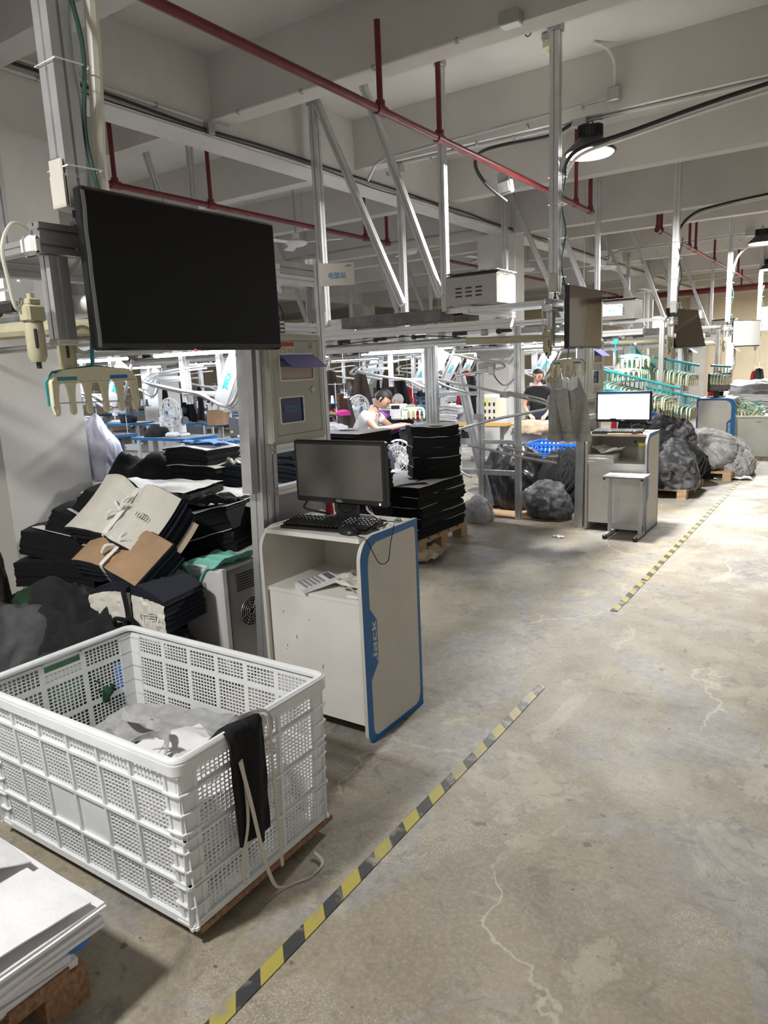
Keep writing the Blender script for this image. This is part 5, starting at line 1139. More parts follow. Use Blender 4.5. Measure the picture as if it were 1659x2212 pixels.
# blue crates
def bcrate(label, c, L=.62, W_=.42, h=.22, rz=0):
    t = thing('blue_crate', label, 'crate', c, rz, 'blue crates')
    for nm, pts in (('side', [(-L/2, -W_/2, L/2, -W_/2), (-L/2, W_/2, L/2, W_/2)]), ('end', [(-L/2, -W_/2, -L/2, W_/2), (L/2, -W_/2, L/2, W_/2)])):
        for (a, b, c_, d) in pts:
            m = M(); A = V((a, b, 0)); B = V((c_, d, 0)); Ln = (B-A).length; D = (B-A)/Ln; N = V((D.y, -D.x, 0))
            def bb(u0, u1, v0, v1, t0=-.004, t1=.004): 
                P = [A+D*u+N*h_+V((0, 0, v)) for h_ in (t0, t1) for v in (v0, v1) for u in (u0, u1)]; m.add(P, [(0, 2, 3, 1), (4, 5, 7, 6), (0, 1, 5, 4), (2, 6, 7, 3), (0, 4, 6, 2), (1, 3, 7, 5)])
            bb(0, Ln, h-.03, h, -.012, .012); bb(0, Ln, 0, .03, -.006, .006); bb(0, Ln, h*.5-.008, h*.5+.008)
            n = int(Ln/.05)
            for k in range(n+1): u = Ln*k/n; bb(max(0, u-.011), min(Ln, u+.011), 0, h)
            m.obj(nm, blue, t, 0)
    M().box(-L/2, L/2, -W_/2, W_/2, 0, .006).obj('base', blue, t); return t
for k in range(3): bcrate(['lowest', 'middle', 'upper'][k]+' blue crate of the stack behind the bags, left of the second console', (-3.10, 8.55, .003+.205*k), .70, .45, .20)
bcrate('blue crate standing behind the left black bag', (-3.75, 8.9, .003), rz=.1); bcrate('blue crate on top of the one behind the left black bag', (-3.72, 8.9, .23), rz=.05)
bcrate('small blue crate above the black clothing heap right of the lit monitor', at(1430, 885, D=11.3)-V((0, 0, .1)), .45, .35, .2, .3)
bcrate('blue crate under the curved bundle stack, behind the middle pallet', (-4.5, 6.9, .003), rz=.2)
o = tag(M((-2.95, 7.25, .0)).slab(lambda u, v: V((-3.38+.86*u, 6.84+.84*v, .012+.003*sin(u*7))), 8, 2, .01).obj('floor_board', cardb), 'brown board on the floor under the black and clear bags', 'board')
heap('black_bag', (-3.20, 7.45, .012), (.36, .34, .74), MATS.setdefault('bin_bag', mat('black_bag_plastic', (.008, .008, .009), .32, bump=.3, bscale=14)), 'large dark bag of clothes behind the rack post', 'bag', seed=21, fold=.6)
pile('black_garment_heap', (-2.70, 7.55, .012), (.30, .30, .60), blk, 'heap of black garments right of the rack post', 22, 26)
def cbag(c, r, lab, seed, inner=blackc, knot=True):
    t = thing('plastic_bag', lab, 'bag', c); of = V(t.location)
    i = heap('x', c, tuple(q*.93 for q in r), inner, '', seed=seed, sub=5, fold=.45, parent=t); i.name = 'garments_inside'
    i.data.transform(Matrix.Translation(of)) if False else None
    s_ = heap('x', c, r, bagm, '', seed=seed, sub=5, fold=.5, parent=t); s_.name = 'bag_film'
    return t
cbag((-2.66, 7.02, .012), (.27, .22, .36), 'tied clear plastic bag in front of the black garments', 31)
cbag((-3.28, 6.60, .0), (.20, .18, .28), 'crumpled clear plastic bag on the floor beside the middle pallet', 33, lgreyc)
cbag(at(1170, 985, D=9.6)-V((0, 0, .12)), (.34, .28, .34), 'clear plastic bag of grey garments on top of the bag pile', 35, lgreyc)
cbag(at(1228, 995, D=9.0)-V((0, 0, .14)), (.26, .28, .40), 'dark clear bag beside the hanging sweatshirt', 37)
cable('wall_cable', [at(1064, 797, X=-4.63), at(1070, 815, X=-4.63), at(1088, 832, X=-4.62), at(1108, 822, X=-4.62), at(1116, 797, X=-4.63)], .010, cableb, 'black cable hanging in a curve on the second pillar')
cbag(at(1085, 1010, D=8.9)-V((0, 0, .12)), (.36, .26, .28), 'clear bag of dark garments lying across the rack cross rail', 39)
tag(M((-2.3, 6.2, 0)).slab(lambda u, v: V((-2.32+.10*u, 6.2+.07*v, .003+.03*abs(noise.noise(V((u*4, v*4, 0)))))), 8, 6, .001).obj('paper_scrap', wpaper), 'small white paper scrap on the floor in front of the second station', 'paper')
# clothing heaps on pallets beyond the second console
pallet('pale wooden pallet under the black clothing heap', -2.55, -1.60, 8.45, 9.5, .11, woodl)
pallet('pale wooden pallet under the grey clothing heap', -2.40, -1.35, 9.9, 11.1, .11, woodl)
pile('black_clothing_heap', (-2.15, 8.85, .11), (.50, .52, .62), blk, 'large heap of black clothing on a pallet behind the second console', 41)
pile('black_clothing_heap', (-1.90, 9.2, .11), (.40, .40, .42), blk, 'second black clothing heap, right part, spilling over the pallet', 43)
cbag((-1.85, 8.62, .11), (.33, .25, .52), 'clear bag over black clothes at the front of the black heap', 45, blk)
cbag((-2.0, 9.35, .50), (.35, .3, .38), 'clear plastic film over the top of the black heap', 47, blackc)
crease = mat('crumpled_grey_garments', (.38, .375, .37), .9, var=.25, vscale=8, bump=.4, bscale=60)
pile('grey_clothing_heap', (-1.85, 10.45, .11), (.52, .60, .46), crease, 'large heap of light grey clothing beyond the black heap', 51)
pile('grey_clothing_heap', (-1.52, 10.55, .01), (.36, .48, .34), crease, 'lower grey clothing heap reaching towards the hazard tape', 53)
cbag((-1.48, 10.95, .01), (.26, .34, .40), 'clear bag of light grey clothing at the far end of the grey heap', 55, lgreyc)
cbag((-2.05, 9.95, .30), (.35, .3, .30), 'clear plastic film between the black and grey heaps', 57, lgreyc)
crumple('plastic_scrap', (-1.36, 10.1, .003), .45, .25, whitec, 'white plastic scrap on the floor at the foot of the grey heap', 'plastic', .03, .2, 3)
# tub with hangers
t = thing('milky_tub', 'large milky white plastic tub full of hangers at the right edge', 'tub', (-1.45, 12.75, 0)); of = V(t.location)
m = M()
for (w0, w1, z0, z1) in ((.30, .36, 0, .62),):
    A = rrect(-w0, -w0*1.2, w0, w0*1.2, .08, 4); B = rrect(-w1, -w1*1.2, w1, w1*1.2, .08, 4); n = len(A)
    m.add([(p[0], p[1], z0+.004) for p in A]+[(p[0], p[1], z1) for p in B]+[(p[0]*.95, p[1]*.95, z1) for p in B]+[(p[0]*.95, p[1]*.95, z0+.02) for p in A], [(i+r*n, (i+1) % n+r*n, n+(i+1) % n+r*n, n+i+r*n) for r in range(3) for i in range(n)]+[tuple(range(3*n, 4*n)), tuple(reversed(range(n)))])
m.obj('tub_wall', tubp, t)
M().tube([(p[0], p[1], .62) for p in rrect(-.37, -.44, .37, .44, .08, 4)], .018, 8, True).obj('rim', tubp, t)
# hanger copies (cream heads with teal straps)
small = make_hanger(); small['label'] = 'cream and teal clip hanger lying in the milky tub'; small['group'] = 'hangers in the tub'
small.location = (-1.45, 12.75, .60); small.rotation_euler = (1.2, .2, .5)
r_ = random.Random(5)
for k in range(16):
    h = dup(small, (-1.45+r_.uniform(-.26, .26), 12.75+r_.uniform(-.33, .33), .58+r_.uniform(0, .12))); h.rotation_euler = (r_.uniform(.6, 1.6), r_.uniform(-.6, .6), r_.uniform(0, 6.2))
ORD = 'first second third fourth fifth sixth seventh eighth ninth tenth eleventh twelfth thirteenth fourteenth fifteenth'.split()
def hrow(a, b, n, group, label, rz, top=.0, sc_=1.0, name='rack'):
    a = V(a); b = V(b)
    for k in range(n):
        p = a.lerp(b, (k+.5)/n); h = dup(small, (p.x, p.y, p.z-.27*sc_), rz+.12*r_.uniform(-1, 1), label.replace('one of the hangers', ORD[k]+' from left'), group, (sc_, sc_, sc_))
def rackrail(label, pts, r=.014):
    o = M(pts[0]).tube(smooth_path(pts, 5), r, 8).obj('hanger_rail', teal if r > .014 else alum); return tag(o, label, 'rail')
rows = [((1308, 800), (1455, 836), 8.6, 15, 'hangers on the sloping rail above the lit monitor'),
        ((1420, 772), (1502, 788), 9.6, 12, 'hangers on the upper rail left of the third station'),
        ((1405, 838), (1502, 858), 9.2, 14, 'hangers on the lower rail right of the lit monitor'),
        ((1310, 842), (1400, 852), 8.3, 9, 'hangers on the low rail behind the lit monitor'),
        ((1540, 790), (1575, 792), 11.9, 5, 'hangers beyond the third station')]
for (a, b, Y, n, g) in rows:
    A = at(*a, Y=Y); B = at(*b, Y=Y+.3)
    rackrail('teal rail holding the clip '+g, [A-(B-A)*.08, A, B, B+(B-A)*.08], .016)
    hrow(A, B, n, g, 'cream clip hanger, one of the '+g, radians(80))
A = at(1350, 772, Y=8.9); B = at(1390, 778, Y=9.5); hrow(A, B, 9, 'cluster of cream hangers', 'cream clip hanger in the tight cluster above the teal row', radians(20)); rackrail('short rail holding the tight cluster of cream hangers', [A, B])
A = at(1372, 742, Y=9.1); B = at(1388, 762, Y=9.8); hrow(A, B, 8, 'cluster of teal hangers', 'teal backed clip hanger in the uppermost cluster under the overhead line', radians(200)); rackrail('short rail holding the uppermost teal cluster', [A, B])
h = dup(small, at(1360, 800, Y=8.4)-V((0, 0, .0)), 0, 'single cream clip hanger hanging beside the second electric cabinet', scale=(.8, 1, 1.2)); h['group'] = 'single hanger'
t = thing('teal_carrier', 'teal round carrier wheel on a stem under the overhead line', 'carrier', at(1330, 738, Y=8.2)); M().cyl((0, -.01, 0), (0, .01, 0), .03, n=16).obj('wheel', teal, t); M().cyl((0, 0, -.16), (0, 0, 0), .008).obj('stem', teal, t)
# uprights of those racks
for (x, y, lab) in ((-2.75, 8.3, 'aluminium upright beside the teal hanger rows, nearest'), (-2.15, 9.5, 'aluminium upright in the teal hanger rows, middle'), (-2.9, 10.4, 'aluminium upright in the teal hanger rows, left back'), (-3.4, 10.1, 'aluminium upright behind the woman in black'), (-2.35, 11.4, 'aluminium upright near the third station'), (-2.2, 13.8, 'aluminium upright beyond the sideways console')):
    o = thing('upright', lab, 'post', (x, y, 0)); M().prof((0, 0, 0), (0, 0, 2.0), .055).obj('profile', alum, o); M().box(-.05, .05, -.05, .05, 0, .01).obj('foot_plate', alumd, o)
# white cloth pile at the right
t = thing('work_table', 'long white table under the pale cloth piles at the right edge', 'table', (-1.75, 14.2, 0)); M().box(-.5, .5, -1.0, 1.0, .72, .76).obj('tabletop', steelw, t)
for sx in (-.45, .45):
    for sy in (-.95, .95): M().bar((sx, sy, 0), (sx, sy, .72), .04).obj('leg', steelw, t)
for k, (x, y, sx, sy, z) in enumerate(((-1.65, 13.6, .7, .6, .76), (-1.55, 14.2, .8, .6, .76), (-1.75, 14.7, .7, .6, .76), (-1.6, 13.8, .6, .5, .90), (-1.5, 14.3, .6, .5, .93))):
    bundle(['first', 'second', 'third', 'fourth', 'fifth'][k]+' pile of pale cut cloth on the long table at the right edge', (x, y, z), sx, sy, .15+.03*(k % 2), 6, [whitec, lgreyc][k % 2], rz=.3*k, jit=.03, wave=.03, bend=.03)
crumple('white_cloth', (-1.5, 13.4, 1.08), .7, .5, whitec, 'crumpled white cloth on top of the pale piles at the right edge', 'cloth', .08, .3, 9)
# ================================================================== SEWING FLOOR IN THE LEFT BAY
def sewing_table():
    t = thing('sewing_table', '', 'table', (0, 0, 0))
    M().rbox((0, 0, .765), (1.16, .56, .034), .006).obj('tabletop', greyt, t)
    m = M(); m.shape([rrect(-.586, -.286, .586, .286, .02, 3), rrect(-.578, -.278, .578, .278, .02, 3)], .038, lambda a, b, h: V((a, b, .745+h))); m.obj('blue_edge', blueb, t)
    for s in (-1, 1):
        m = M(); m.bar((s*.42, 0, .06), (s*.42, 0, .745), .06, .045); m.obj('leg', steelw, t); M().bar((s*.42, -.27, .04), (s*.42, .27, .04), .06, .05).obj('foot', steelw, t)
    b = M(); b.box(-.42, .42, -.02, .0, .24, .34); b = b.obj('crossbar', steelw, t)
    m = M(); jack(m, .045, lambda a, b_, h: V((-.06+a, -.021-h, .268+b_)), .001); m.obj('wordmark', inkb, b, 0)
    M().rbox((.30, .08, .60), (.16, .22, .20), .02).obj('motor_box', greyp, t)
    return t
def machine():
    t = thing('sewing_machine', '', 'sewing machine', (0, 0, 0))
    M().rbox((0, 0, .02), (.48, .18, .04), .008).obj('bed', whitep, t)
    m = M(); m.rbox((.17, 0, .15), (.11, .12, .24), .025); m.rbox((-.02, 0, .235), (.42, .10, .09), .025); m.obj('arm', whitep, t)
    m = M(); m.rbox((-.20, 0, .20), (.08, .11, .17), .02); m.cyl((-.205, -.01, .04), (-.205, -.01, .12), .008); m.obj('needle_head', whitep, t)
    M().cyl((.24, 0, .22), (.275, 0, .22), .055, n=18).obj('handwheel', greyp, t)
    M().box(-.15, .14, -.0515, -.0505, .255, .268).obj('blue_stripe', blueb, t)
    m = M(); jack(m, .018, lambda a, b, h: V((.0+a, -.052-h, .225+b)), .001); m.obj('wordmark', inkb, t, 0)
    M().rbox((.17, -.062, .26), (.09, .006, .05), .002).obj('control_panel', blackp, t)
    return t
def controlbox():
    t = thing('control_box', '', 'control box', (0, 0, 0)); M().rbox((0, 0, .13), (.13, .14, .26), .015).obj('housing', greyp, t)
    M().box(-.03, .02, -.0715, -.0705, .06, .09).obj('yellow_sticker', yellow, t); return t
def threadstand():
    t = thing('thread_stand', '', 'thread stand', (0, 0, 0)); M().tube([(0, 0, 0), (0, 0, .62)], .008, 8).obj('pole', steelw, t); M().tube([(-.14, 0, .60), (.14, 0, .60)], .005, 6).obj('crossbar', steelw, t)
    M().rbox((0, 0, .30), (.24, .12, .012), .003).obj('tray', blueb, t)
    for x, mt in ((-.07, whitep), (.07, greyp)): M().lathe([(.028, 0), (.03, .01), (.018, .12), (0, .12)], (x, 0, .306), n=14).obj('thread_cone', mt, t)
    return t
def deskfan():
    t = thing('desk_fan', '', 'fan', (0, 0, 0)); M().rbox((0, 0, .03), (.16, .13, .06), .02).obj('base', whitep, t); M().cyl((0, 0, .05), (0, .01, .22), .014).obj('neck', whitep, t)
    m = M(); c = V((0, 0, .30)); R = .17
    for r, d in ((R, 0), (R*.97, -.03), (R*.75, -.05), (R*.45, -.058), (R*.97, .03), (R*.6, .055)): m.tube([c+V((r*cos(a*pi/16), d, r*sin(a*pi/16))) for a in range(32)], .0035 if r < R else .007, 5, True)
    for k in range(20):
        a = k*pi/10; m.tube([c+V((.04*cos(a), -.06, .04*sin(a))), c+V((R*.75*cos(a), -.05, R*.75*sin(a))), c+V((R*cos(a), 0, R*sin(a))), c+V((R*.6*cos(a), .055, R*.6*sin(a)))], .0018, 4)
    m.obj('guard', whitep, t)
    for k in range(3):
        a = k*2*pi/3; m = M(); m.slab(lambda u, v: c+V((cos(a+(v-.5)*1.1)*(.03+.12*u), -.01+.03*(v-.5), sin(a+(v-.5)*1.1)*(.03+.12*u))), 5, 4, .002); m.obj('blade', steelw, t)
    M().cyl(c+V((0, -.062, 0)), c+V((0, -.055, 0)), .022, n=18).obj('badge', blueb, t); M().cyl(c+V((0, 0, 0)), c+V((0, .09, 0)), .045, n=16).obj('motor', whitep, t); return t
def loopstation():
    # sloping loop rail with lettered panel and LED tube; local origin = upper right end of the loop, z = 0 at the floor
    t = thing('loop_rail', '', 'rail', (0, 0, 0))
    m = M(); m.tube(smooth_path([(-1.75, .12, 1.66), (-1.82, .05, 1.60), (-1.75, 0, 1.55), (-1.2, 0, 1.45), (-.85, 0, 1.40), (-.55, 0, 1.28), (-.40, 0, 1.26), (-.28, 0, 1.34), (-.14, 0, 1.58), (0, 0, 1.84)], 6), .021, 8); m.obj('loop_tube', alum, t)
    m = M(); m.tube(smooth_path([(-1.75, .12, 1.66), (-1.3, .14, 1.70), (-.9, .14, 1.72)], 6), .012, 8); m.obj('return_tube', alum, t)
    M().prof((-1.25, .14, 1.30), (-1.25, .14, 1.90), .06).obj('hanger_post', alum, t)
    M().prof((-.62, .14, 1.20), (-.62, .14, 1.90), .06).obj('hanger_post', alum, t)
    M().prof((-1.75, .12, 1.60), (-1.25, .14, 1.60), .05, .035).obj('arm', alum, t)
    M().prof((-1.25, .12, 1.42), (-.62, .14, 1.40), .05, .035).obj('arm', alum, t)
    pn = M(); D = V((.30, 0, .50)).normalized(); N = V((0, -1, 0)); S = D.cross(N)
    A = V((-.46, -.02, 1.34)); fn = lambda a, b, h: A+D*a+S*(-b)+N*h
    pn.shape([rrect(-.04, -.10, .56, .10, .012)], .02, lambda a, b, h: A+D*a+V((D.z, 0, -D.x))*b+N*h); p_ = pn.obj('lettered_panel', whitep, t)
    m = M(); jack(m, .085, lambda a, b, h: A+D*(.12+a)+V((D.z, 0, -D.x))*(-(.04-b))*(-1)*-1+N*(.021+h), .001); m.obj('wordmark', inkc, p_, 0)
    M().tube([(-1.5, -.06, 1.86), (-.02, -.06, 1.86)], .02, 8).obj('led_tube', tube_e, t)
    m = M(); [m.rbox((x, -.02, 1.89), (.05, .08, .05), .006) for x in (-1.2, -.3)]; m.obj('tube_holder', alumd, t)
    return t
def garment(mt, seed, w_=.36, L=.62):
    t = thing('hanging_garment', '', 'garment', (0, 0, 0))
    M().slab(lambda u, v: V(((u-.5)*w_*(.45+.55*min(1, v*1.3)), .035*sin(u*11+seed)*(.3+v)+.03*noise.noise(V((u*3, v*3, seed))), -L*v-.05*abs(u-.5))), 18, 12, .008).obj('cloth_panel', mt, t, 60)
    m = M(); m.bar((-w_*.22, 0, .015), (w_*.22, 0, .015), .03, .012); m.cyl((0, 0, .02), (0, 0, .14), .006); m.obj('clip', beige, t); return t
st, mc, cb_, ts, df, lp = sewing_table(), machine(), controlbox(), threadstand(), deskfan(), loopstation()
ordn = ['first', 'second', 'third', 'fourth', 'fifth', 'sixth', 'seventh', 'eighth', 'ninth', 'tenth']
led_n = 0
def led(x, y, z, L=1.4, p=34):
    global led_n; led_n += 1
    o = area('led_light', (x, y, z), L, p, (.84, .90, 1), (0, 0, 0), sy=.06); return o
rowsY = [6.85, 8.95, 11.15, 13.25, 15.45, 17.55, 19.8]
first = True; spots = []
for j, y in enumerate(rowsY):
    for i in range(7 if j < 5 else 6):
        x = -8.1-1.55*i+ (1.62 if j == 0 else 0) + (2.2 if j in (1, 2) else (1.2 if j > 2 else 0)) 
        if -13.75 < x < -12.4 and (10.2 < y < 11.6 or 18.3 < y < 19.6): continue
        if j == 0 and i == 0: x = -6.55
        if j == 0 and i == 1: x = -8.15
        if j == 0 and i == 2: x = -9.9
        spots.append((j, i, x, y))
for (j, i, x, y) in spots:
    lab = '%s from the aisle in the %s row of the left bay' % (ordn[i], ordn[j])
    rz = .0 if j % 2 == 0 else 0
    if first: o = st; o.location = (x, y, 0); o['label'] = 'blue edged sewing table, '+lab; o['group'] = 'sewing tables'; first = False; c = mc; c.location = (x-.05, y+.02, .783); c['label'] = 'white sewing machine, '+lab; c['group'] = 'sewing machines'; cb_.location = (x-.42, y+.05, .783); cb_['label'] = 'grey control box, '+lab; cb_['group'] = 'control boxes'; ts.location = (x+.5, y+.2, .783); ts['label'] = 'thread stand, '+lab; ts['group'] = 'thread stands'; continue
    dup(st, (x, y, 0), 0, 'blue edged sewing table, '+lab)
    dup(mc, (x-.05+rnd.uniform(-.05, .05), y+.02, .783), (0 if rnd.random() < .7 else pi), 'white sewing machine, '+lab)
    if (i+j) % 2 == 0: dup(cb_, (x-.40, y+.06, .783), 0, 'grey control box, '+lab)
    if (i+j) % 3 != 1: dup(ts, (x+.48, y+.18, .783), 0, 'thread stand, '+lab)
    if (i*3+j) % 5 == 2:
        dup(df, (x+.30, y-.12, .783), rnd.uniform(-.8, .8), 'white desk fan, '+lab, 'desk fans')
df.location = (-8.02, 6.72, .783); df['label'] = 'white desk fan on the table below the black television'; df.scale = (1.15, 1.15, 1.15)
dup(df, at(775, 888, D=10.8)-V((0, 0, .3)), radians(75), 'white desk fan turned sideways beside the man in the white shirt', 'desk fans')
q_ = at(862, 985, D=9.1); q_ = dup(df, (q_.x, q_.y, .0), radians(20), 'round grey fan standing low between the black stacks', 'desk fans', (1.2, 1.2, 1.5))
for c_ in list(q_.children):
    if c_.name.startswith('badge'): bpy.data.objects.remove(c_)
# loops and lights under every line
for q, (x, y, z, s, lb) in enumerate(((-3.83, 4.0, .51, .68, 'nearest silver loop rail with lettered panel, just left of the cable duct'), (-5.25, 4.05, .51, .68, 'second nearest silver loop rail, seen behind the empty cream hanger'), (-4.02, 7.6, .35, .78, 'silver loop rail above the seated person in white'))):
    dup(lp, (x, y, z), 0, lb, 'loop rails', (s, s, s)); led(x-.5, y-.05, z+1.79*s, 1.0, 22)
k_ = 0
for j, Y in enumerate((5.95, 10.15, 14.45, 18.75)):
    for i in range(4 if j < 3 else 3):
        x = (-5.65 if j == 0 else -6.0+.4*j)-2.2*i
        lab = 'silver loop rail with lettered panel, %s from the aisle on the %s line' % (ordn[i], ordn[j])
        if k_ == 0: lp.location = (x, Y, -.03); lp['label'] = lab; lp['group'] = 'loop rails'
        else: dup(lp, (x, Y, -.03), 0, lab)
        k_ += 1
        led(x-.76, Y-.06, 1.79, 1.4, 32 if j < 2 else 44)
for q, (x, y) in enumerate(((-12.2, 7.6), (-9.3, 12.3), (-6.6, 12.4), (-12.5, 12.2), (-8.4, 16.6), (-5.4, 16.4), (-3.8, 10.0), (-7.0, 8.0))):
    t = thing('tube_light', 'lit tube light over the sewing rows, %s of the loose ones from the aisle' % ordn[q], 'light', (x, y, 1.95)); M().tube([(-.6, 0, 0), (.6, 0, 0)], .018, 8).obj('led_tube', tube_e, t); M().box(-.6, .6, -.03, .03, .018, .05).obj('housing', steelw, t)
    m = M(); [m.cyl((s, 0, .05), (s, 0, SLAB-1.95), .003, n=5) for s in (-.5, .5)]; m.obj('suspension_wire', galv, t)
    led(x, y, 1.92, 1.2, 46)
# garments hanging on the lines
gm = [garment(mat('brown_garment', (.035, .022, .018), .9, var=.3), 1), garment(blk, 2), garment(redc, 3), garment(lgreyc, 4), garment(whitec, 5, .3, .4)]
G = [(0, 778, 805, 11.0, 'dark brown hanging garment above the sideways white fan'), (0, 838, 800, 11.2, 'dark brown hanging garment above the seated people'), (1, 862, 812, 11.6, 'black hanging garment right of the brown ones'), (1, 822, 815, 12.5, 'black garment partly behind the brown one'), (0, 712, 800, 11.8, 'brown garment just right of the electric cabinet'), (2, 880, 830, 12.6, 'red garment behind the leaning loop rail'), (1, 1015, 812, 11, 'black hanging garment left of the second pillar'), (2, 1008, 800, 11.4, 'dark red garment behind the sloping rails'), (1, 400, 835, 13, 'black garment hanging under the large television'), (0, 430, 835, 13.4, 'brown garment hanging beneath the loop rail'), (1, 355, 838, 14, 'black garment far under the television'), (3, 1180, 838, 12, 'grey garment left of the hanging sweatshirt'), (2, 1345, 855, 12, 'red garment behind the teal hangers'), (1, 1385, 850, 11.5, 'black garment behind the teal hangers'), (1, 1555, 830, 15, 'black garment beyond the third station'), (2, 1550, 800, 15.5, 'red garment beyond the third station'), (1, 1640, 795, 17, 'black garment near the far end of the aisle'), (2, 1630, 800, 18, 'red garment near the far end of the aisle'), (4, 475, 840, 12, 'white garment on the line under the television'), (0, 745, 860, 10.6, 'brown garment beside the sideways fan')]
used = set()
for (g, px_, py_, D, lab) in G:
    p = at(px_, py_, D=D)
    if g not in used: used.add(g); gq = gm[g]; gq.location = p; gq['label'] = lab; gq.rotation_euler = (0, 0, .5)
    else:
        gq = dup(gm[g], p, rnd.uniform(-.4, 1), lab)
        for ch_ in list(gq.children):
            if ch_.name.startswith('hanging_rod'): bpy.data.objects.remove(ch_)
    if p.z < 1.7: M().cyl((0, 0, .13), (0, 0, 1.84-p.z), .006, n=6).obj('hanging_rod', galv, gq)
# cloth lying on and under the sewing tables
for q, (j, i, x, y) in enumerate([s for s in spots if (s[0]+s[1]) % 2 or s[0] > 3][:26]):
    mt_ = [blackc, olivec, lgreyc, blk, MATS['brown_garment'], navy][q % 6]
    heap('table_cloth_heap', (x+.28*(1 if q % 2 else -1), y-.08, .783), (.20, .15, .16), mt_, '%s cloth heap on the table %s from the aisle in the %s row' % (['charcoal', 'olive', 'grey', 'black', 'brown', 'navy'][q % 6], ordn[i], ordn[j]), seed=100+q, sub=3, fold=.6)
    if q % 3 == 0: heap('floor_cloth_heap', (x-.1, y+.1, 0), (.28, .2, .4), [blackc, navy, blk][q % 2], 'dark cloth heap under the table %s from the aisle in the %s row' % (ordn[i], ordn[j]), seed=140+q, sub=3, fold=.6)
# clutter on the floor and tables
def cbox(label, c, s, rz=0):
    t = thing('cardboard_box', label, 'box', c, rz); M().rbox((0, 0, s[2]/2), s, .004).obj('carton', cardb, t); M().box(-s[0]/2-.001, s[0]/2+.001, -.03, .03, s[2], s[2]+.001).obj('packing_tape', kraft, t); return t
p = at(290, 1010, D=9.6); cbox('brown cardboard box on the floor left of the lettered crossbar', (p.x, p.y, 0), (.42, .36, .38), .3)
p = at(350, 1000, D=10); cbox('second brown cardboard box behind the sewing table leg', (p.x, p.y, 0), (.34, .3, .34), .1)
p = at(470, 885, D=12); cbox('cardboard box on a far table right of the loop rail', (p.x, p.y, .783), (.3, .25, .25), .4)
def chair_():
    t = thing('work_chair', '', 'chair', (0, 0, 0)); M().rbox((0, 0, .44), (.40, .38, .03), .01).obj('seat', mat('chair_wood', (.30, .20, .11), .6, var=.2, vscale=10), t); M().slab(lambda u, v: V(((u-.5)*.40, .18+.02*cos(u*3), .62+.20*v)), 4, 2, .02).obj('backrest', greyp, t)
    for sx in (-.17, .17):
        for sy in (-.16, .16): M().bar((sx, sy, 0), (sx, sy, .44 if sy < 0 else .82), .025).obj('leg', steelw, t)
    return t
ch = chair_()
for q, (x, y, rz) in enumerate(((-7.1, 7.75, 0), (-8.9, 7.8, .3), (-8.6, 9.8, .1), (-6.9, 9.9, -.2), (-9.9, 9.7, 0), (-7.9, 12.1, .3), (-11.3, 7.7, 0), (-10.6, 11.9, .1), (-7.0, 14.2, .2), (-9.4, 14.3, 0))):
    lb = 'steel framed work chair, %s among those between the sewing rows from the front' % ordn[q]
    if q == 0: ch.location = (x, y, 0); ch.rotation_euler = (0, 0, rz); ch['label'] = lb; ch['group'] = 'work chairs'
    else: dup(ch, (x, y, 0), rz, lb)
p = at(612, 1030, D=6.6)
t = thing('plastic_stool', 'pale blue and white plastic stool seen through the nearest frame', 'stool', (p.x, p.y, 0)); M().rbox((0, 0, p.z), (.34, .28, .025), .01).obj('seat', mat('pale_blue_plastic', (.5, .58, .62), .5), t)
for sx in (-.13, .13):
    for sy in (-.10, .10): M().bar((sx*1.15, sy*1.15, 0), (sx, sy, p.z), .035).obj('leg', whitep, t)
for q, (dx, mt) in enumerate(((-.1, whitep), (-.02, whitep), (.05, greyp))):
    tag(M((p.x+dx, p.y, p.z+.013)).rbox((p.x+dx, p.y, p.z+.075), (.05, .06, .12), .006).obj('thread_box', mt), ['left', 'middle', 'right grey'][q]+' small box standing on the plastic stool', 'box')
# yellow edged table and its cream machine
t = thing('yellow_table', 'yellow edged work table left of the second pillar behind the sloping rails', 'table', (-4.55, 9.3, 0)); M().rbox((0, 0, .79), (1.1, .7, .03), .006).obj('tabletop', greyt, t); M().shape([rrect(-.56, -.36, .56, .36, .02, 3), rrect(-.55, -.35, .55, .35, .02, 3)], .045, lambda a, b, h: V((a, b, .762+h))).obj('yellow_edge', yellowt, t)
for s in (-.35, .35): M().bar((s, 0, .03), (s, 0, .765), .06).obj('leg', steelw, t); M().bar((s, -.3, .03), (s, .3, .03), .06, .05).obj('foot', steelw, t)
t = thing('cream_machine', 'tall cream machine with yellow sticker beside the second pillar', 'machine', at(1062, 905, D=10.4)-V((0, 0, .1))); M().rbox((0, 0, .22), (.36, .3, .46), .03).obj('housing', mat('cream_enamel', (.72, .68, .52), .4), t); m = M(); [m.rbox((-.1+.07*a, -.152, .12+.1*b), (.03, .006, .05), .004) for a in range(4) for b in range(3)]; m.obj('knobs', dark, t)['kind'] = 'stuff'; M().box(-.05, .02, -.154, -.152, .35, .39).obj('yellow_sticker', yellow, t)
heap('beige_cloth_heap', at(1155, 925, D=9.6)-V((0, 0, .07)), (.27, .2, .17), mat('beige_cloth', (.50, .38, .27), .9, var=.2, vscale=10), 'beige cloth heap behind the bags, left of the sweatshirt', seed=61, sub=4)
t = thing('work_table', 'white work table in front of the woman in black', 'table', (-3.55, 9.35, 0)); M().rbox((0, 0, .78), (1.15, .5, .03), .006).obj('tabletop', steelw, t)
for s in (-.5, .5): M().bar((s, 0, 0), (s, 0, .765), .05).obj('leg', steelw, t)
M().box(-.55, .55, -.24, -.22, .45, .76).obj('front_board', creamb, t)
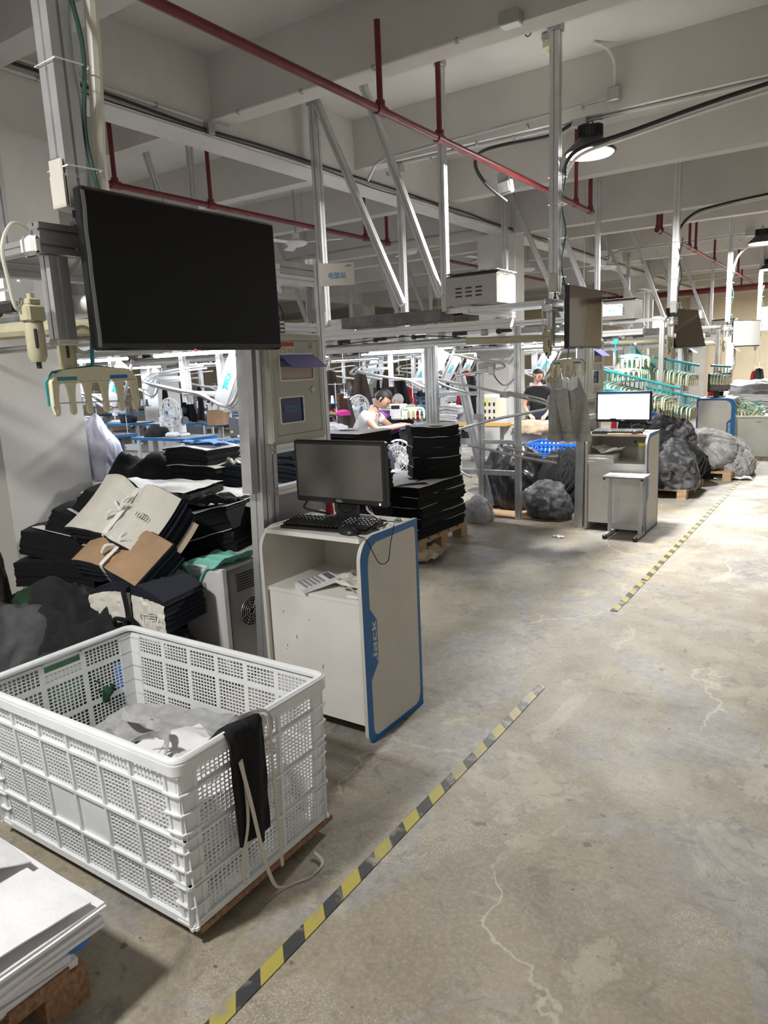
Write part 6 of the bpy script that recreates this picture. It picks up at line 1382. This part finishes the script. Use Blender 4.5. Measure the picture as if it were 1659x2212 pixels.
tag(M(at(1120, 985, D=9.8)).lathe([(.035, -.12), (.035, -.02), (.012, .05), (0, .12)], at(1044, 995, D=9.4)).obj('mint_bottle', tealc), 'mint green spray bottle behind the rack post', 'bottle')
for q, (px_, py_, D, s) in enumerate(((965, 885, 10.6, .30), (955, 905, 10.3, .28), (985, 895, 10.8, .26))):
    p = at(px_, py_, D=D); bundle(['first', 'second', 'third'][q]+' folded grey cloth bundle left of the rack on the yellow edged table', (p.x, p.y, p.z-.06), s*1.5, s, .12, 5, lgreyc, lgreyc, rz=.3*q+.2, bend=.03, jit=.02, wave=.02)
t = thing('white_box_machine', 'white boxy sewing unit on the table right of the man in the white shirt', 'machine', at(855, 905, D=10.2)-V((0, 0, .02)), YAW*.6); m = M(); m.rbox((.06, 0, .12), (.22, .18, .22), .02); m.rbox((-.12, 0, .20), (.2, .1, .07), .02); m.obj('housing', whitep, t); M().rbox((.02, -.092, .19), (.12, .006, .05), .004).obj('display', blackp, t); M().rbox((.23, 0, .12), (.10, .16, .20), .02).obj('motor_cover', oliv, t)
h = dup(small, at(893, 905, D=9.6), YAW, 'cream clip hanger hanging in front of the blue edged table right of the seated man', 'loose hangers', (.95, 1, 1.1)); M().tube([(0, .004, .25), (0, .0, .9)], .004).obj('hanging_wire', whitep, h)
t = tag(M(at(735, 870, D=10)).tube(smooth_path([at(735, 850, D=10)+V((.01*sin(k*3), 0, -.05*k)) for k in range(6)], 4), [.04+.012*(i % 2) for i in range(21)], 9).obj('brown_fringe', brownf), 'brown fringe trim hanging on a stand left of the fan', 'trim')
q_ = at(728, 930, D=9.9); dup(st, (q_.x, q_.y+.1, 0), .1, 'blue edged sewing table under the magenta cloth and grey pieces')
heap('magenta_cloth', at(742, 893, D=9.9)-V((0, 0, .03)), (.10, .08, .08), pinkc, 'magenta cloth below the brown fringe', seed=71, sub=4)
heap('grey_cloth_heap', at(725, 925, D=9.6)-V((0, 0, .08)), (.22, .15, .14), lgreyc, 'grey cloth under the magenta piece', seed=72, sub=4)
# ================================================================== PEOPLE
def skin_mesh(name, vs, es, rs, mt, parent, sub=2, root=0):
    me = bpy.data.meshes.new('s'); me.from_pydata([tuple(v) for v in vs], es, []); o = bpy.data.objects.new('s', me); C.objects.link(o)
    md = o.modifiers.new('skin', 'SKIN'); md.use_smooth_shade = True
    sv = me.skin_vertices[0].data if len(me.skin_vertices) else None
    if sv is None: raise RuntimeError('no skin layer')
    for i, r in enumerate(rs):
        rr = (r, r) if not isinstance(r, (tuple, list)) else r
        sv[i].radius = rr; sv[i].use_root = (i == root)
    s2 = o.modifiers.new('sub', 'SUBSURF'); s2.levels = sub; s2.render_levels = sub
    dg = bpy.context.evaluated_depsgraph_get(); ev = o.evaluated_get(dg); nm = bpy.data.meshes.new_from_object(ev); bpy.data.objects.remove(o)
    nm.materials.clear(); nm.materials.append(mt)
    for p in nm.polygons: p.use_smooth = True
    r = bpy.data.objects.new(name, nm); C.objects.link(r); r.parent = parent; return r
def add_skin_layer(): pass
def person(label, loc, rz, J, shirt, trousers, hairm, female=False, cat='person', scale=1, sleeve=.55):
    t = thing('person', label, cat, loc, rz); t.scale = (scale,)*3; g = lambda k: V(J[k]); w_ = .9 if female else 1
    names = ['pelvis', 'belly', 'chest', 'neck0', 'neck1', 'shL', 'elL', 'wrL', 'paL', 'shR', 'elR', 'wrR', 'paR', 'hipL', 'knL', 'anL', 'toL', 'hipR', 'knR', 'anR', 'toR']
    rs = [.13*w_, (.125*w_, .095), (.145*w_, .10), .055, .047, .055*w_, .041*w_, .027*w_, (.034*w_, .015), .055*w_, .041*w_, .027*w_, (.034*w_, .015), .085*w_, .058, .038, .03, .085*w_, .058, .038, .03]
    E_ = [(0, 1), (1, 2), (2, 3), (3, 4), (2, 5), (5, 6), (6, 7), (7, 8), (2, 9), (9, 10), (10, 11), (11, 12), (0, 13), (13, 14), (14, 15), (15, 16), (0, 17), (17, 18), (18, 19), (19, 20)]
    vs = [g(n) for n in names]
    # fingers rooted in the palms
    for wr, pa in ((7, 8), (11, 12)):
        d = (vs[pa]-vs[wr]).normalized(); up_ = V((0, 0, 1)); sd = d.cross(up_).normalized(); dn = sd.cross(d)*(-1)
        for k, (o_s, L) in enumerate(((-.026, .062), (-.009, .072), (.009, .067), (.026, .052))):
            i0 = len(vs); b = vs[pa]+sd*o_s+d*.015; vs += [b, b+d*L*.55-V((0, 0, .008)), b+d*L*.95-V((0, 0, .03))]; rs += [.010, .009, .007]; E_ += [(pa, i0), (i0, i0+1), (i0+1, i0+2)]
        i0 = len(vs); s_ = 1 if wr == 7 else -1; b = vs[wr].lerp(vs[pa], .45); vs += [b+sd*.032*s_, b+sd*.05*s_+d*.045-V((0, 0, .012))]; rs += [.012, .008]; E_ += [(wr, i0), (i0, i0+1)]
    body = skin_mesh('body', vs, E_, rs, skin, t, 2)
    # head
    hc, hd = g('head'), V(J['face']).normalized(); upn = V(J.get('crown', (0, 0, 1))); rx = hd.cross(upn).normalized(); uz = rx.cross(hd)
    import bmesh
    bm = bmesh.new(); bmesh.ops.create_icosphere(bm, subdivisions=4, radius=1); m = M()
    vv = []
    for v in bm.verts:
        x, y, z = v.co; sx = .074*(1-.20*max(0, -z)**1.5); sy = .094; sz = .115
        X, Y_, Z = x*sx, y*sy, z*sz
        if y > 0: Y_ *= 1-.12*abs(z); Y_ += .020*math.exp(-((x/.16)**2+((z+.12)/.22)**2)) - .006*math.exp(-(((abs(x)-.38)/.16)**2+((z-.05)/.12)**2)) + .006*math.exp(-((x/.3)**2+((z+.48)/.10)**2))
        if y < 0 and z < -.3: Y_ *= 1-.3*(-z-.3)
        vv.append(hc+rx*X+hd*Y_+uz*Z)
    m.add(vv, [tuple(q.index for q in f.verts) for f in bm.faces])
    for s in (-1, 1): m.tube([hc+rx*s*.070+uz*.02, hc+rx*s*.082+hd*-.012+uz*.022, hc+rx*s*.080+hd*-.012+uz*-.02, hc+rx*s*.070+uz*-.03], .010, 6)
    m.obj('head', skin, body, 180)
    m = M()
    for s in (-1, 1): m.tube([hc+rx*s*(.030-.014)+hd*.083+uz*.005, hc+rx*s*.030+hd*.087+uz*.004, hc+rx*s*(.030+.014)+hd*.077+uz*.006], .0045, 6); m.tube([hc+rx*s*.014+hd*.090+uz*.026, hc+rx*s*.046+hd*.078+uz*.028], .003, 5)
    m.obj('eyes', hairm if hairm is hair else dark, body)
    M().tube([hc-rx*.020+hd*.080-uz*.055, hc+hd*.088-uz*.054, hc+rx*.020+hd*.080-uz*.055], .005, 6).obj('mouth', mat('lips', (.45, .14, .12), .5), body)
    m = M(); vv = []; keep = set()
    for v in bm.verts:
        x, y, z = v.co; k = 1.10+.03*noise.noise(v.co*5)
        vv.append(hc+rx*x*.076*k+hd*(y*.094*k-.006)+uz*(z*.115*k+.004))
        if (y < .30 and z > -.28) or z > .42: keep.add(v.index)
    fs = [tuple(q.index for q in f.verts) for f in bm.faces if all(q.index in keep for q in f.verts)]; m.add(vv, fs); bm.free()
    if female: m.tube(smooth_path([hc-hd*.08+uz*.02, hc-hd*.10-uz*.08, hc-hd*.09-uz*.17, hc-hd*.08-uz*.26], 4), [.05, .055, .055, .05, .05, .05, .048, .046, .044, .04, .034, .026, .02], 9)
    m.obj('hair', hairm, t, 180)
    # clothes
    el = lambda a, b: g(a).lerp(g(b), sleeve)
    v2 = [g('pelvis')+V((0, 0, .02)), g('belly'), g('chest'), g('neck0')-V((0, 0, .02)), g('shL'), el('shL', 'elL'), g('shR'), el('shR', 'elR')]
    skin_mesh('shirt', v2, [(0, 1), (1, 2), (2, 3), (2, 4), (4, 5), (2, 6), (6, 7)], [(.155*w_, .125), (.152*w_, .120), (.172*w_, .125), .062, .073*w_, .062*w_, .073*w_, .062*w_], shirt, t, 2)
    v3 = [g('pelvis'), g('hipL'), g('knL'), g('anL'), g('hipR'), g('knR'), g('anR')]
    skin_mesh('trousers', v3, [(0, 1), (1, 2), (2, 3), (0, 4), (4, 5), (5, 6)], [.150*w_, .10*w_, .075, .055, .10*w_, .075, .055], trousers, t, 2)
    for s in ('L', 'R'): M().slab(lambda u, v: g('an'+s).lerp(g('to'+s), -.3+1.45*u)+V(((v-.5)*.085, 0, -.0+.02*sin(pi*v))), 6, 4, .04).obj('shoe', dark, t, 60)
    return t
SIT = dict(pelvis=(0, 0, .52), belly=(0, .06, .66), chest=(0, .17, .84), neck0=(0, .24, .98), neck1=(0, .29, 1.03), head=(0, .36, 1.10), face=(0, .75, -.66), crown=(0, .6, .8),
           shL=(-.17, .19, .92), elL=(-.25, .36, .76), wrL=(-.10, .56, .80), paL=(-.05, .62, .805), shR=(.17, .19, .92), elR=(.26, .36, .77), wrR=(.12, .57, .80), paR=(.07, .63, .805),
           hipL=(-.10, .05, .50), knL=(-.14, .44, .50), anL=(-.14, .46, .09), toL=(-.14, .58, .04), hipR=(.10, .05, .50), knR=(.14, .44, .50), anR=(.14, .46, .09), toR=(.14, .58, .04))
STAND = dict(pelvis=(0, 0, .90), belly=(0, .01, 1.05), chest=(0, .03, 1.22), neck0=(0, .04, 1.37), neck1=(0, .055, 1.42), head=(0, .09, 1.51), face=(.15, .9, -.42), crown=(0, .4, .9),
           shL=(-.15, .03, 1.30), elL=(-.21, .10, 1.06), wrL=(-.13, .32, .93), paL=(-.10, .38, .91), shR=(.15, .03, 1.30), elR=(.21, .10, 1.06), wrR=(.12, .32, .93), paR=(.09, .38, .91),
           hipL=(-.09, 0, .88), knL=(-.10, .03, .48), anL=(-.10, 0, .09), toL=(-.10, .13, .04), hipR=(.09, 0, .88), knR=(.10, .03, .48), anR=(.10, 0, .09), toR=(.10, .13, .04))
p = at(768, 935, D=9.3)
pm = person('seated person with short black hair in a white T-shirt bending over a sewing machine', (p.x, p.y, 0), radians(-75), SIT, mat('white_shirt', (.80, .79, .80), .9, var=.03, bump=.2, bscale=20), mat('dark_trousers', (.03, .035, .06), .9), hair, scale=1.10)
t = thing('round_stool', 'stool under the seated person in the white T-shirt', 'stool', (p.x, p.y, 0)); M().cyl((0, 0, .38), (0, 0, .42), .17, n=20).obj('seat', greyp, t); [M().bar((.1*a, .1*b, 0), (.08*a, .08*b, .38), .03).obj('leg', steelw, t) for a in (-1, 1) for b in (-1, 1)]
p = at(838, 925, D=11.0)
person('seated person with grey hair in a purple shirt behind the one in white', (p.x, p.y, 0), radians(-120), SIT, purple, mat('dark_trousers', (.03, .035, .06), .9), hairg, scale=1.0)
p = at(1163, 850, D=10.2)
person('standing person with tied black hair in a black T-shirt working at a table', (p.x, p.y, 0), radians(200), STAND, mat('black_shirt', (.012, .012, .014), .9), mat('dark_trousers', (.03, .035, .06), .9), hair, female=True, scale=.93, sleeve=.5)
p = at(748, 905, D=13.5)
person('far seated person in a red checked shirt between the hanging brown garments', (p.x, p.y, 0), radians(180), SIT, mat('red_check', (.45, .03, .03), .9, col2=(.10, .01, .01), vscale=25), mat('dark_trousers', (.03, .035, .06), .9), hair, scale=1.05)
